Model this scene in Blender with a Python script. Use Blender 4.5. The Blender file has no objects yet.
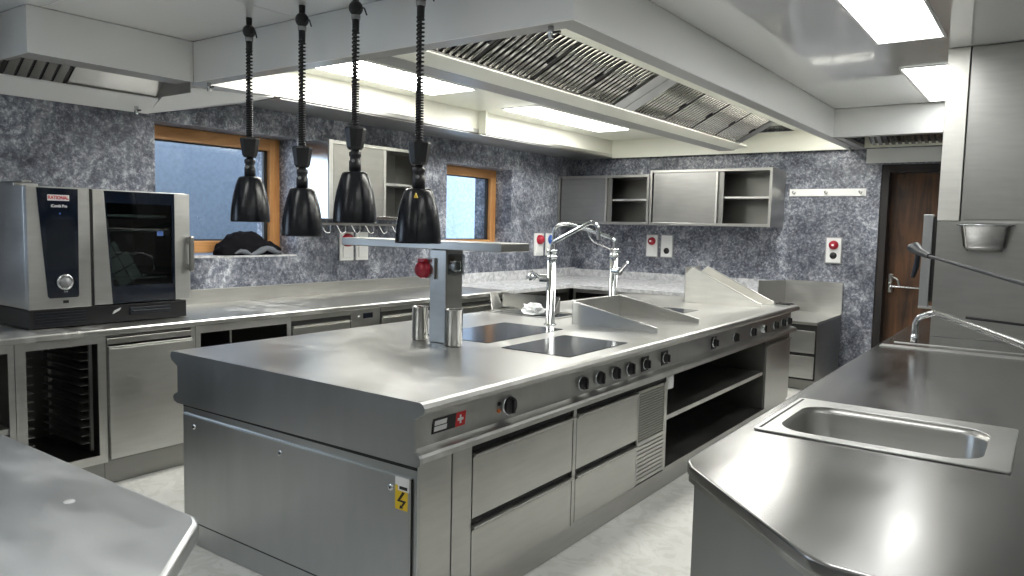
import bpy, bmesh, math, random
from mathutils import Vector, Matrix
random.seed(7)
S = bpy.context.scene
COL = S.collection
PI = math.pi

# ------------------------------------------------------------------ materials
def newmat(name):
    m = bpy.data.materials.new(name); m.use_nodes = True
    nt = m.node_tree; b = nt.nodes['Principled BSDF']
    return m, nt, b
def N(nt, t, **kw):
    n = nt.nodes.new(t)
    for k, v in kw.items(): setattr(n, k, v)
    return n
def ramp(nt, src, stops):
    r = N(nt, 'ShaderNodeValToRGB'); e = r.color_ramp.elements
    while len(e) < len(stops): e.new(.5)
    for i, (p, c) in enumerate(stops):
        e[i].position = p; e[i].color = (c, c, c, 1) if isinstance(c, (int, float)) else (*c, 1)
    nt.links.new(src, r.inputs[0]); return r
def coords(nt, scale=(1, 1, 1)):
    g = N(nt, 'ShaderNodeNewGeometry'); mp = N(nt, 'ShaderNodeMapping')
    mp.inputs['Scale'].default_value = scale
    nt.links.new(g.outputs['Position'], mp.inputs['Vector']); return mp.outputs[0]
def noise(nt, vec, scale, detail=4, rough=.55, dist=0):
    n = N(nt, 'ShaderNodeTexNoise'); n.inputs['Scale'].default_value = scale
    n.inputs['Detail'].default_value = detail; n.inputs['Roughness'].default_value = rough
    n.inputs['Distortion'].default_value = dist
    nt.links.new(vec, n.inputs['Vector']); return n.outputs['Fac']
def mixc(nt, fac, a, b, mode='MIX'):
    m = N(nt, 'ShaderNodeMix', data_type='RGBA', blend_type=mode)
    if isinstance(fac, (int, float)): m.inputs[0].default_value = fac
    else: nt.links.new(fac, m.inputs[0])
    for i, v in ((6, a), (7, b)):
        if isinstance(v, tuple): m.inputs[i].default_value = (*v, 1)
        else: nt.links.new(v, m.inputs[i])
    return m.outputs[2]
def bump(nt, b, h, strength, dist=.01):
    n = N(nt, 'ShaderNodeBump'); n.inputs['Strength'].default_value = strength
    n.inputs['Distance'].default_value = dist
    nt.links.new(h, n.inputs['Height']); nt.links.new(n.outputs[0], b.inputs['Normal'])
def flat(name, col, rough=.5, metal=0, spec=.5, coat=0):
    m, nt, b = newmat(name)
    b.inputs['Base Color'].default_value = (*col, 1); b.inputs['Roughness'].default_value = rough
    b.inputs['Metallic'].default_value = metal; b.inputs['Specular IOR Level'].default_value = spec
    b.inputs['Coat Weight'].default_value = coat; b.inputs['Coat Roughness'].default_value = .08
    return m
def emit(name, col, s):
    m, nt, b = newmat(name)
    b.inputs['Base Color'].default_value = (*col, 1)
    b.inputs['Emission Color'].default_value = (*col, 1); b.inputs['Emission Strength'].default_value = s
    return m
def steel(name, col, r0, r1, stretch=(3, 3, 60), smear=3., bstr=.03, dirt=0.):
    m, nt, b = newmat(name)
    b.inputs['Metallic'].default_value = 1
    st = tuple(max(1, q * .12) for q in stretch)
    f = noise(nt, coords(nt, st), smear * 1.6, 3, .5, .3); f2 = noise(nt, coords(nt), smear, 3, .5, .6)
    mx = N(nt, 'ShaderNodeMath', operation='ADD'); nt.links.new(f, mx.inputs[0]); nt.links.new(f2, mx.inputs[1])
    hf = N(nt, 'ShaderNodeMath', operation='MULTIPLY'); nt.links.new(mx.outputs[0], hf.inputs[0]); hf.inputs[1].default_value = .5
    rr = ramp(nt, hf.outputs[0], [(.34, r0), (.66, r1)]); nt.links.new(rr.outputs[0], b.inputs['Roughness'])
    d = tuple(c * .88 for c in col)
    cr = ramp(nt, hf.outputs[0], [(.35, d), (.65, col)]); base = cr.outputs[0]
    if dirt:
        k = noise(nt, coords(nt, (1.0, 1.6, 1)), 3.1, 6, .62, 1.6); k2 = noise(nt, coords(nt), 1.3, 2, .5)
        ml = N(nt, 'ShaderNodeMath', operation='MULTIPLY'); nt.links.new(k, ml.inputs[0]); nt.links.new(k2, ml.inputs[1])
        mk = ramp(nt, ml.outputs[0], [(.27, 0.), (.40, dirt)])
        base = mixc(nt, mk.outputs[0], base, (.62, .62, .60))
        mt = N(nt, 'ShaderNodeMath', operation='SUBTRACT'); mt.inputs[0].default_value = 1
        nt.links.new(mk.outputs[0], mt.inputs[1]); nt.links.new(mt.outputs[0], b.inputs['Metallic'])
        ra = N(nt, 'ShaderNodeMath', operation='MULTIPLY_ADD'); nt.links.new(mk.outputs[0], ra.inputs[0]); ra.inputs[1].default_value = .25
        nt.links.new(rr.outputs[0], ra.inputs[2]); nt.links.new(ra.outputs[0], b.inputs['Roughness'])
    nt.links.new(base, b.inputs['Base Color'])
    return m

M = {}
M['steel'] = steel('brushed_steel', (.47, .468, .45), .29, .38)
M['steel_top'] = steel('worktop_steel', (.52, .52, .505), .285, .37, (12, 40, 2), 2.0, .0, .5)
M['steel_end'] = steel('end_steel', (.47, .485, .49), .30, .40, (40, 3, 3), 1.5, .0)
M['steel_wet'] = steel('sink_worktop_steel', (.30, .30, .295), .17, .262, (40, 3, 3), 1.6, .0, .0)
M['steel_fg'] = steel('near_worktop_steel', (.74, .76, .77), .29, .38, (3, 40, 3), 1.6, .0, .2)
M['steel_dark'] = steel('dark_steel', (.30, .30, .29), .30, .42)
M['steel_light'] = steel('light_steel', (.66, .66, .645), .29, .40)
M['steel_mirror'] = steel('smooth_steel', (.60, .60, .59), .14, .22, bstr=.0)
M['steel_shaded'] = steel('shaded_inside_steel', (.24, .24, .23), .30, .5)  # darker steel: shade of the insides is put into the colour
M['filter'] = steel('filter_steel', (.40, .395, .38), .18, .262, bstr=.0)
M['filter_gap'] = flat('filter_gap', (.05, .05, .05), .6)
M['steel_mid'] = steel('cabinet_door_steel', (.36, .36, .35), .29, .40)
M['steel_glare'] = steel('reflected_glare_steel', (.88, .87, .82), .42, .5)  # pale base colour stands in for bright reflections on plain steel
M['chrome'] = flat('chrome', (.62, .64, .66), .10, 1)
M['white_panel'] = flat('white_canopy', (.86, .87, .86), .28, 0, .5)
M['cream'] = flat('warm_lit_canopy_lining', (.92, .92, .82), .30, 0, .5)  # cream tint paints the warm canopy light into the lining colour
M['rim'] = flat('canopy_rim', (.42, .42, .41), .34, .25)
M['dark_joint_shade'] = flat('dark_joint_shade', (.012, .012, .012), .6)  # for real joints and for sheets that paint shade into gaps
M['black_gloss'] = flat('black_lacquer', (.006, .007, .010), .24, 0, .4, 0)
M['black'] = flat('black_plastic', (.008, .008, .010), .42)
M['black_blue'] = flat('dark_blue_plastic', (.008, .012, .020), .35)
M['grey_plastic'] = flat('grey_plastic', (.30, .31, .32), .4)
M['white_plastic'] = flat('white_plastic', (.74, .75, .75), .35)
M['red_plastic'] = flat('red_plastic', (.36, .012, .03), .3)
M['blue_plastic'] = flat('blue_plastic', (.03, .09, .35), .3)
M['red_label'] = flat('red_label', (.55, .008, .012), .5)
M['yellow'] = flat('yellow_sticker', (.75, .52, .02), .45)
M['white_label'] = flat('white_label', (.75, .75, .75), .45)
M['blue_label'] = flat('blue_label', (.05, .12, .35), .45)
M['orange'] = flat('orange_lamp', (.65, .16, .02), .3)
M['navy_glass'] = flat('navy_glass', (.006, .010, .020), .07, 0, .5, .5)
M['screen'] = flat('screen', (.009, .012, .018), .12)
M['hob'] = flat('hob_glass', (.035, .041, .047), .16, 0, .6, 0)
M['paper'] = flat('paper', (.55, .56, .52), .6)
M['cloth'] = flat('black_fabric', (.004, .004, .006), .9, 0, .15)
M['cloth_grey'] = flat('grey_fabric', (.10, .11, .13), .8)
M['bag'] = flat('plastic_bag', (.75, .77, .78), .3)
M['gasket'] = flat('gasket', (.015, .018, .02), .4)
M['lamp'] = emit('ceiling_panel_light', (1, 1, .98), 4.5)
M['lamp_hood'] = emit('canopy_light', (1, .985, .93), 10.5)
M['display'] = flat('display', (.01, .012, .02), .1)
def glass(name, col, rough=0.0):
    m, nt, b = newmat(name)
    b.inputs['Base Color'].default_value = (*col, 1); b.inputs['Roughness'].default_value = rough
    b.inputs['Transmission Weight'].default_value = 1; b.inputs['IOR'].default_value = 1.45
    return m
def pane_glass(name, tint):
    m = bpy.data.materials.new(name); m.use_nodes = True; nt = m.node_tree
    nt.nodes.remove(nt.nodes['Principled BSDF']); out = nt.nodes['Material Output']
    t = N(nt, 'ShaderNodeBsdfTransparent'); t.inputs[0].default_value = (*tint, 1)
    g = N(nt, 'ShaderNodeBsdfGlossy'); g.inputs['Roughness'].default_value = .02
    fr = N(nt, 'ShaderNodeFresnel'); fr.inputs[0].default_value = 1.6
    mx = N(nt, 'ShaderNodeMixShader'); ge = N(nt, 'ShaderNodeNewGeometry'); inv = N(nt, 'ShaderNodeMath', operation='SUBTRACT'); inv.inputs[0].default_value = 1
    nt.links.new(ge.outputs['Backfacing'], inv.inputs[1]); mul = N(nt, 'ShaderNodeMath', operation='MULTIPLY')
    nt.links.new(inv.outputs[0], mul.inputs[0]); nt.links.new(fr.outputs[0], mul.inputs[1]); nt.links.new(mul.outputs[0], mx.inputs[0])
    nt.links.new(t.outputs[0], mx.inputs[1]); nt.links.new(g.outputs[0], mx.inputs[2])
    nt.links.new(mx.outputs[0], out.inputs[0]); return m
M['pane'] = pane_glass('window_glass', (.92, .95, .97))
M['oven_glass'] = pane_glass('oven_door_glass', (.45, .50, .50))
M['clear'] = pane_glass('clear_plastic', (.6, .62, .62))

def m_wall():
    m, nt, b = newmat('slate_wallpaper')
    v = coords(nt)
    big = noise(nt, v, 1.25, 6, .66, 1.2); mid = noise(nt, v, 9, 8, .68, .5); fine = noise(nt, v, 34, 6, .78, .3)
    a = ramp(nt, mid, [(.36, (.05, .058, .085)), (.5, (.15, .165, .205)), (.64, (.46, .475, .51))])
    c = ramp(nt, fine, [(.40, (.03, .038, .06)), (.52, (.17, .185, .22)), (.61, (.58, .60, .65))])
    x = mixc(nt, .55, a.outputs[0], c.outputs[0])
    bg = ramp(nt, big, [(.36, (.34, .36, .41)), (.50, (.80, .80, .81)), (.62, (1.45, 1.44, 1.43))])
    x2 = mixc(nt, .85, x, bg.outputs[0], 'MULTIPLY')
    nt.links.new(x2, b.inputs['Base Color'])
    rr = ramp(nt, fine, [(.3, .42), (.7, .30)]); nt.links.new(rr.outputs[0], b.inputs['Roughness'])
    bump(nt, b, mid, .25, .01)
    return m
M['wall'] = m_wall()
def m_floor():
    m, nt, b = newmat('pale_floor')
    v = coords(nt); n1 = noise(nt, v, 1.1, 6, .6, 1.5); n2 = noise(nt, v, 5, 6, .65, 2.5)
    c = ramp(nt, n1, [(.3, (.66, .66, .63)), (.7, (.80, .80, .77))])
    k = ramp(nt, n2, [(.46, (.80, .80, .76)), (.5, (1, 1, 1)), (.9, (1, 1, 1))])
    x = mixc(nt, .5, c.outputs[0], k.outputs[0], 'MULTIPLY')
    nt.links.new(x, b.inputs['Base Color']); b.inputs['Roughness'].default_value = .42
    return m
M['floor'] = m_floor()
def m_ceil():
    m, nt, b = newmat('glossy_ceiling_panels')
    b.inputs['Base Color'].default_value = (.80, .81, .80, 1); b.inputs['Roughness'].default_value = .08
    b.inputs['Specular IOR Level'].default_value = .8; b.inputs['Coat Weight'].default_value = 1; b.inputs['Coat Roughness'].default_value = .05
    return m
M['ceiling'] = m_ceil()
M['plain'] = flat('plain_wall_paint', (.62, .62, .60), .5)
def m_wood(name, c0, c1, scale, axis):
    m, nt, b = newmat(name)
    st = [7, 7, 7]; st[axis] = .6
    v = coords(nt, tuple(st)); f = noise(nt, v, scale, 7, .65, .8)
    v2 = coords(nt); k = noise(nt, v2, 2.2, 4, .6, .5)
    mx = N(nt, 'ShaderNodeMath', operation='ADD'); nt.links.new(f, mx.inputs[0])
    s = N(nt, 'ShaderNodeMath', operation='MULTIPLY'); nt.links.new(k, s.inputs[0]); s.inputs[1].default_value = .5
    nt.links.new(s.outputs[0], mx.inputs[1])
    r = ramp(nt, mx.outputs[0], [(.58, c0), (.98, c1)])
    nt.links.new(r.outputs[0], b.inputs['Base Color']); b.inputs['Roughness'].default_value = .45
    bump(nt, b, f, .15, .003)
    return m
M['door_wood'] = m_wood('dark_oak_door', (.022, .010, .005), (.16, .068, .024), 1.6, 2)
M['door_frame'] = m_wood('dark_door_frame', (.006, .006, .007), (.022, .014, .011), 2, 2)
M['frame_wood'] = m_wood('larch_window_frame', (.36, .16, .05), (.60, .32, .12), 2.4, 1)
M['frame_wood_v'] = m_wood('larch_window_frame_upright', (.36, .16, .05), (.60, .32, .12), 2.4, 2)
def m_stone():
    m, nt, b = newmat('pale_stone_worktop')
    v = coords(nt); n1 = noise(nt, v, 14, 6, .7, 1)
    c = ramp(nt, n1, [(.35, (.34, .35, .37)), (.65, (.66, .67, .69))])
    nt.links.new(c.outputs[0], b.inputs['Base Color']); b.inputs['Roughness'].default_value = .25
    return m
M['stone'] = m_stone()
def m_render(c0, c1):
    m, nt, b = newmat('outside_blue_render')
    v = coords(nt); n1 = noise(nt, v, 22, 5, .7)
    c = ramp(nt, n1, [(.35, c0), (.65, c1)])
    nt.links.new(c.outputs[0], b.inputs['Base Color']); b.inputs['Roughness'].default_value = .9
    return m
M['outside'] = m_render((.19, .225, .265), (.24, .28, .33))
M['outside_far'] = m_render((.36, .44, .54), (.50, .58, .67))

# ------------------------------------------------------------------ mesh builder
class MB:
    def __init__(s): s.v = []; s.f = []; s.sm = []
    def add(s, vs, fs, smooth=False):
        o = len(s.v); s.v += [tuple(x) for x in vs]
        s.f += [tuple(i + o for i in f) for f in fs]; s.sm += [smooth] * len(fs); return s
    def box(s, x0, x1, y0, y1, z0, z1):
        x0, x1 = sorted((x0, x1)); y0, y1 = sorted((y0, y1)); z0, z1 = sorted((z0, z1))
        return s.add([(x0, y0, z0), (x1, y0, z0), (x1, y1, z0), (x0, y1, z0), (x0, y0, z1), (x1, y0, z1), (x1, y1, z1), (x0, y1, z1)],
                     [(0, 3, 2, 1), (4, 5, 6, 7), (0, 1, 5, 4), (1, 2, 6, 5), (2, 3, 7, 6), (3, 0, 4, 7)])
    def prism(s, poly, axis, a, b):
        # poly: 2D points in the plane perpendicular to axis (x: (y,z); y: (x,z); z: (x,y))
        def P(p, t): return {'x': (t, p[0], p[1]), 'y': (p[0], t, p[1]), 'z': (p[0], p[1], t)}[axis]
        n = len(poly); vs = [P(p, a) for p in poly] + [P(p, b) for p in poly]
        fs = [tuple(range(n)), tuple(range(2 * n - 1, n - 1, -1))] + [(i, i + n, (i + 1) % n + n, (i + 1) % n) for i in range(n)]
        return s.add(vs, fs)
    def hexa(s, a, b):  # two quads (4 pts each), joined
        return s.add(list(a) + list(b), [(0, 1, 2, 3), (7, 6, 5, 4), (0, 4, 5, 1), (1, 5, 6, 2), (2, 6, 7, 3), (3, 7, 4, 0)])
    def tube(s, pts, r, n=12, cap=True):
        pts = [Vector(p) for p in pts]; m = len(pts); rs = r if isinstance(r, (list, tuple)) else [r] * m
        t0 = (pts[1] - pts[0]).normalized()
        up = Vector((0, 0, 1)) if abs(t0.z) < .9 else Vector((1, 0, 0))
        a = t0.cross(up).normalized(); vs = []
        for i, p in enumerate(pts):
            t = (pts[min(i + 1, m - 1)] - pts[max(i - 1, 0)]).normalized()
            a = (a - t * a.dot(t)).normalized(); b = t.cross(a)
            for k in range(n):
                w = 2 * PI * k / n; vs.append(p + (a * math.cos(w) + b * math.sin(w)) * rs[i])
        fs = [(i * n + k, i * n + (k + 1) % n, (i + 1) * n + (k + 1) % n, (i + 1) * n + k) for i in range(m - 1) for k in range(n)]
        s.add(vs, fs, True)
        if cap:
            s.add([vs[k] for k in range(n)], [tuple(range(n))]); s.add([vs[(m - 1) * n + k] for k in range(n)], [tuple(range(n))])
        return s
    def lathe(s, c, prof, n=32, axis='z', smooth=True):
        # prof: list of (r, h) along axis from c
        vs = []
        for r, h in prof:
            for k in range(n):
                w = 2 * PI * k / n; u, v = r * math.cos(w), r * math.sin(w)
                vs.append({'z': (c[0] + u, c[1] + v, c[2] + h), 'x': (c[0] + h, c[1] + u, c[2] + v), 'y': (c[0] + u, c[1] + h, c[2] + v)}[axis])
        m = len(prof)
        fs = [(i * n + k, i * n + (k + 1) % n, (i + 1) * n + (k + 1) % n, (i + 1) * n + k) for i in range(m - 1) for k in range(n)]
        return s.add(vs, fs, smooth)
    def sphere(s, c, r, n=20):
        return s.lathe(c, [(max(r * math.sin(PI * i / 12), 1e-4), -r * math.cos(PI * i / 12)) for i in range(13)], n)

ORG = {}
def link(name, me, mat, parent=None, bevel=0, seg=2):
    o = bpy.data.objects.new(name, me); COL.objects.link(o)
    if mat is not None:
        me.materials.clear(); me.materials.append(M[mat] if isinstance(mat, str) else mat)
    if parent is None:
        xs = [v.co for v in me.vertices]
        c = Vector(((min(v.x for v in xs) + max(v.x for v in xs)) / 2, (min(v.y for v in xs) + max(v.y for v in xs)) / 2, min(v.z for v in xs)))
        me.transform(Matrix.Translation(-c)); o.location = c; ORG[o.name] = c
    else:
        c = ORG[parent.name]; me.transform(Matrix.Translation(-c)); o.parent = parent; ORG[o.name] = c
    if bevel:
        b = o.modifiers.new('Bevel', 'BEVEL'); b.width = bevel; b.segments = seg; b.limit_method = 'ANGLE'; b.angle_limit = .6
    return o
def obj(name, mb, mat, parent=None, bevel=0, seg=2):
    me = bpy.data.meshes.new(name); me.from_pydata(mb.v, [], mb.f)
    bm = bmesh.new(); bm.from_mesh(me)
    for f, k in zip(bm.faces, mb.sm): f.smooth = k
    bmesh.ops.recalc_face_normals(bm, faces=bm.faces); bm.to_mesh(me); bm.free()
    # a part of a part keeps the frame of the thing it belongs to
    o = link(name, me, mat, parent, bevel, seg)
    if parent is not None and parent.type == 'MESH' and parent.parent is None: pass
    return o
def tag(o, label, cat, group=None, kind=None):
    if label: o['label'] = label
    if cat: o['category'] = cat
    if group: o['group'] = group
    if kind: o['kind'] = kind
    return o
def thing(name, loc, label, cat, group=None):
    o = bpy.data.objects.new(name, None); COL.objects.link(o); o.location = loc; o.empty_display_size = .1
    ORG[o.name] = Vector(loc); return tag(o, label, cat, group)
def struct(name, mb, mat, parent=None, bevel=0):
    o = obj(name, mb, mat, parent, bevel)
    if parent is None: o['kind'] = 'structure'
    return o
def slab(name, outer, holes, z0, z1, mat, parent=None, bev=0.0, plane='z'):
    """2D filled curve with holes, extruded and rounded, turned into a mesh."""
    cu = bpy.data.curves.new(name, 'CURVE'); cu.dimensions = '2D'; cu.fill_mode = 'BOTH'
    for poly in [outer] + holes:
        sp = cu.splines.new('POLY'); sp.points.add(len(poly) - 1); sp.use_cyclic_u = True
        for p, q in zip(sp.points, poly): p.co = (q[0], q[1], 0, 1)
    cu.extrude = (z1 - z0) / 2 - bev; cu.bevel_depth = bev; cu.bevel_resolution = 3; cu.offset = -bev
    t = bpy.data.objects.new('t', cu); COL.objects.link(t)
    dg = bpy.context.evaluated_depsgraph_get(); me = bpy.data.meshes.new_from_object(t.evaluated_get(dg))
    bpy.data.objects.remove(t); me.name = name
    me.transform(Matrix.Translation((0, 0, (z0 + z1) / 2)))
    return link(name, me, mat, parent)
def text(name, body, size, mat, parent, mtx, ext=.0006, sx=1.0):
    cu = bpy.data.curves.new(name, 'FONT'); cu.body = body; cu.size = size; cu.extrude = ext; cu.offset = size * .03
    cu.align_x = 'CENTER'; cu.align_y = 'CENTER'
    t = bpy.data.objects.new('t', cu); COL.objects.link(t)
    dg = bpy.context.evaluated_depsgraph_get(); me = bpy.data.meshes.new_from_object(t.evaluated_get(dg))
    bpy.data.objects.remove(t); me.transform(Matrix.Diagonal((sx, 1, 1, 1))); me.transform(mtx)
    return link(name, me, mat, parent)
def face_px(x, y, z):   # text plane facing +X, reading along +Y
    return Matrix.Translation((x, y, z)) @ Matrix(((0, 0, 1, 0), (1, 0, 0, 0), (0, 1, 0, 0), (0, 0, 0, 1)))
def face_my(x, y, z):   # text plane facing -Y, reading along +X
    return Matrix.Translation((x, y, z)) @ Matrix(((1, 0, 0, 0), (0, 0, -1, 0), (0, 1, 0, 0), (0, 0, 0, 1)))
def rrect(x0, x1, y0, y1, r, n=6):
    out = []
    for cx, cy, a in ((x1 - r, y1 - r, 0), (x0 + r, y1 - r, PI / 2), (x0 + r, y0 + r, PI), (x1 - r, y0 + r, 1.5 * PI)):
        for i in range(n + 1):
            w = a + PI / 2 * i / n; out.append((cx + r * math.cos(w), cy + r * math.sin(w)))
    return out
def arc(pts, r=.03, n=5):
    """round the inner corners of a polyline"""
    P = [Vector(p) for p in pts]; out = [P[0]]
    for i in range(1, len(P) - 1):
        a, b, c = P[i - 1], P[i], P[i + 1]; d0 = (a - b); d1 = (c - b)
        q = min(r, d0.length * .45, d1.length * .45); s, e = b + d0.normalized() * q, b + d1.normalized() * q
        for k in range(n + 1):
            t = k / n; out.append(s * (1 - t) ** 2 + b * 2 * t * (1 - t) + e * t * t)
    out.append(P[-1]); return out

XW, YB, ZC, ZR = -5.25, 8.76, 2.74, 2.48      # window wall, back wall, ceiling, canopy rim
T = .94                                        # worktop height
XR, YN = 2.3, -3.2                             # right wall, wall behind the camera
W1 = (2.90, 4.14, 1.285, 2.275); W2 = (6.08, 7.25, 1.29, 2.24)

# ------------------------------------------------------------------ the room
struct('floor', MB().box(XW - .6, XR + .2, YN - .2, YB + .8, -.1, 0), 'floor')
W3 = (-1.0, 1.15, 1.10, 2.30)  # unseen window added to let daylight in from the left
ys = [YN - .2, W3[0], W3[1], W1[0], W1[1], W2[0], W2[1], YB]
mb = MB()
for i in range(7):
    w = {1: W3, 3: W1, 5: W2}.get(i)
    if w: mb.box(XW - .55, XW, ys[i], ys[i + 1], 0, w[2]); mb.box(XW - .55, XW, ys[i], ys[i + 1], w[3], ZC + .1)
    else: mb.box(XW - .55, XW, ys[i], ys[i + 1], 0, ZC + .1)
struct('wall_left', mb, 'wall')
DX0, DX1, DZ = -1.53, -.55, 2.315
mb = MB().box(XW - .55, DX0, YB, YB + .5, 0, ZC + .1).box(DX0, DX1, YB, YB + .5, DZ, ZC + .1).box(DX1, XR + .2, YB, YB + .5, 0, ZC + .1)
struct('wall_back', mb, 'wall')
struct('wall_right', MB().box(XR, XR + .2, YN, YB, 0, ZC + .1), 'plain')
struct('wall_near', MB().box(XW, XR, YN - .2, YN, 0, ZC + .1), 'plain')
struct('trim_1', MB().box(-1.68, XR, YB - .03, YB - .002, DZ + .015, ZR), 'white_panel')
# ceiling slab with the light panel openings left to the lights themselves (they hang 6 mm proud)
struct('ceiling', MB().box(XW - .55, XR + .2, YN - .2, YB + .5, ZC, ZC + .12), 'ceiling')
# joints between ceiling panels
mb = MB()
for yy in (-1.2, .0, 1.2, 1.94): mb.box(XW, XR, yy - .003, yy + .003, ZC - .0015, ZC - .0002)
for xx in (-3.6, -2.5, -.6): mb.box(xx - .003, xx + .003, YN, 2.84, ZC - .0015, ZC - .0002)
struct('trim_2', mb, 'rim')

# windows
def window(n, w, jx=-5.50):
    r = struct('window_%d' % n, MB().box(jx - .05, jx + .02, w[0] + .002, w[0] + .10, w[2] + .002, w[3] - .002).box(jx - .05, jx + .02, w[1] - .10, w[1] - .002, w[2] + .002, w[3] - .002), 'frame_wood_v')
    obj('window_frame_rail', MB().box(jx - .05, jx + .02, w[0] + .10, w[1] - .10, w[3] - .10, w[3] - .002).box(jx - .05, jx + .02, w[0] + .10, w[1] - .10, w[2] + .03, w[2] + .125), 'frame_wood', r, .004)
    g = MB()
    a, b, c, d = w[0] + .10, w[1] - .10, w[2] + .125, w[3] - .10
    for q in ((a, a + .02, c, d), (b - .035, b, c, d), (a, b, d - .012, d), (a, b, c, c + .012)): g.box(jx - .045, jx - .02, q[0], q[1], q[2], q[3])
    obj('window_gasket', g, 'gasket', r)
    obj('window_pane', MB().box(jx - .036, jx - .03, a + .01, b - .02, c + .005, d - .005), 'pane', r)
    obj('window_sill', MB().box(jx + .02, XW + .004, w[0] + .002, w[1] - .002, w[2] + .001, w[2] + .014), 'stone', r)
    return r
window(1, W1); window(2, W2); window(3, W3)
struct('wall_outside_near', MB().box(-7.6, -7.4, 3.2, 6.9, -.1, 3.6), 'outside')
struct('wall_outside_far', MB().box(-7.9, -7.7, 6.9, 22, -.1, 5), 'outside_far')
struct('ground_outside', MB().box(-12, XW - .6, -6, 22, -.12, -.02), 'floor')

# door in the back wall
dr = thing('door_1', (-1.04, YB + .25, 0), None, None); dr['kind'] = 'structure'
obj('door_frame', MB().box(DX0 + .001, DX0 + .075, YB + .02, YB + .30, 0, DZ - .001).box(DX1 - .075, DX1 - .001, YB + .02, YB + .30, 0, DZ - .001).box(DX0 + .075, DX1 - .075, YB + .02, YB + .30, DZ - .08, DZ - .001), 'door_frame', dr)
obj('door_leaf', MB().box(DX0 + .076, DX1 - .076, YB + .20, YB + .25, .005, DZ - .082).box(DX0 + .10, DX0 + .105, YB + .197, YB + .20, .1, DZ - .15), 'door_wood', dr)
hd = obj('panic_latch', MB().box(-1.425, -1.385, YB + .15, YB + .20, .96, 1.16).box(-1.42, -1.385, YB + .12, YB + .16, 1.0, 1.07), 'steel', dr, .006)
obj('push_bar', MB().tube([(-1.40, YB + .12, 1.03), (-.75, YB + .12, 1.02)], .012), 'chrome', hd)
obj('latch_arm', MB().tube(arc([(-1.40, YB + .15, 1.13), (-1.33, YB + .12, 1.11), (-1.31, YB + .12, 1.03)], .04), .012), 'steel', hd)
obj('push_bar_end', MB().box(-.76, -.72, YB + .10, YB + .20, .96, 1.10), 'steel', hd, .006)

# ------------------------------------------------------------------ ceiling light panels
def ceiling_light(x0, x1, y0, y1, label):
    t = thing('ceiling_light', ((x0 + x1) / 2, (y0 + y1) / 2, ZC - .014), label, 'ceiling light', 'flat ceiling light panels')
    f = MB(); w = .014
    f.box(x0 - w, x0, y0 - w, y1 + w, ZC - .012, ZC - .001).box(x1, x1 + w, y0 - w, y1 + w, ZC - .012, ZC - .001)
    f.box(x0, x1, y0 - w, y0, ZC - .012, ZC - .001).box(x0, x1, y1, y1 + w, ZC - .012, ZC - .001)
    obj('frame', f, 'white_plastic', t); obj('diffuser', MB().box(x0, x1, y0, y1, ZC - .008, ZC - .001), 'lamp', t)
ceiling_light(-.945, -.60, 3.56, 5.06, 'larger-looking flat white ceiling light panel at the top right edge, nearer of the two')
ceiling_light(-.945, -.60, 5.90, 7.42, 'flat white ceiling light panel beside the tall steel unit, farther of the two')
for k, (x, y) in enumerate(((-.945, 1.2), (-3.3, .6), (-3.3, -1.6), (-.945, -1.4), (1.1, 1.4), (1.1, -1.0))):  # unseen panels added behind the camera for light and steel reflections
    ceiling_light(x, x + .345, y, y + 1.2, 'unseen ceiling light panel added behind and above the viewer for reflections in the steel')

# ------------------------------------------------------------------ canopies
def latch(par, x, y, z):
    h = obj('latch', MB().lathe((x, y, z - .055), [(.001, 0), (.014, 0), (.014, .055), (.001, .055)], 14), 'chrome', par)
    obj('latch_lever', MB().box(x - .006, x + .05, y - .006, y + .006, z - .034, z - .024), 'black', h)
hood = thing('extraction_canopy', (-3.4, 5.8, ZR), 'long white extraction canopy over the cooking island, with slanted filters and warm-lit lining', 'extraction canopy')
X0, X1, Y0, Y1 = XW + .003, -1.75, 2.85, YB - .003
obj('fascia', MB().box(-4.668, X1, Y0, Y0 + .012, ZR, ZC - .003).box(X1 - .012, X1, Y0 + .012, 7.55, ZR, ZC - .003), 'white_panel', hood)
rim = MB()
rim.box(-4.668, X1 - .012, Y0 + .012, Y0 + .115, ZR, ZR + .03)            # front
rim.box(X1 - .115, X1 - .012, Y0 + .115, Y1, ZR, ZR + .03)                # right
rim.box(XW + .45, XW + .585, Y0 + .0, Y0 + .5, ZR, ZR + .03)
obj('rim', rim, 'rim', hood)
obj('gutter', MB().box(X0, -4.69, 3.55, Y1 - .06, ZR, ZR + .012).box(-4.695, -4.69, 3.55, Y1 - .06, ZR - .004, ZR + .05), 'steel_light', hood)
lin = MB()
lin.box(-4.705, -4.696, 2.97, Y1 - .07, ZR + .012, ZR + .235)           # upright lining by the window wall
lin.box(-4.705, -2.985, 2.97, Y1 - .07, ZC - .035, ZC - .020)           # lid
lin.box(-2.42, X1 - .115, 2.97, Y1 - .07, ZC - .035, ZC - .020)
lin.box(-4.705, X1 - .115, Y1 - .085, Y1 - .07, ZR, ZC - .035)          # far end
lin.box(-4.695, X1 - .118, Y1 - .092, Y1 - .085, ZR, ZR + .05)
lin.box(-4.66, X1 - .115, 2.965, 2.97, ZR + .03, ZC - .035)
lin.box(X1 - .118, X1 - .115, 2.97, Y1 - .08, ZR + .03, ZC - .035)
obj('lining', lin, 'cream', hood)
obj('lining_post', MB().box(-4.695, -4.60, 5.90, 5.93, ZR + .0, ZC - .036), 'cream', hood)
bm_ = MB().prism([(-3.15, ZR), (-2.975, ZR), (-2.975, ZR + .03), (-3.02, ZR + .245), (-3.15, ZR + .245)], 'y', 2.97, 8.35)
obj('beam', bm_, 'rim', hood)
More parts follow.
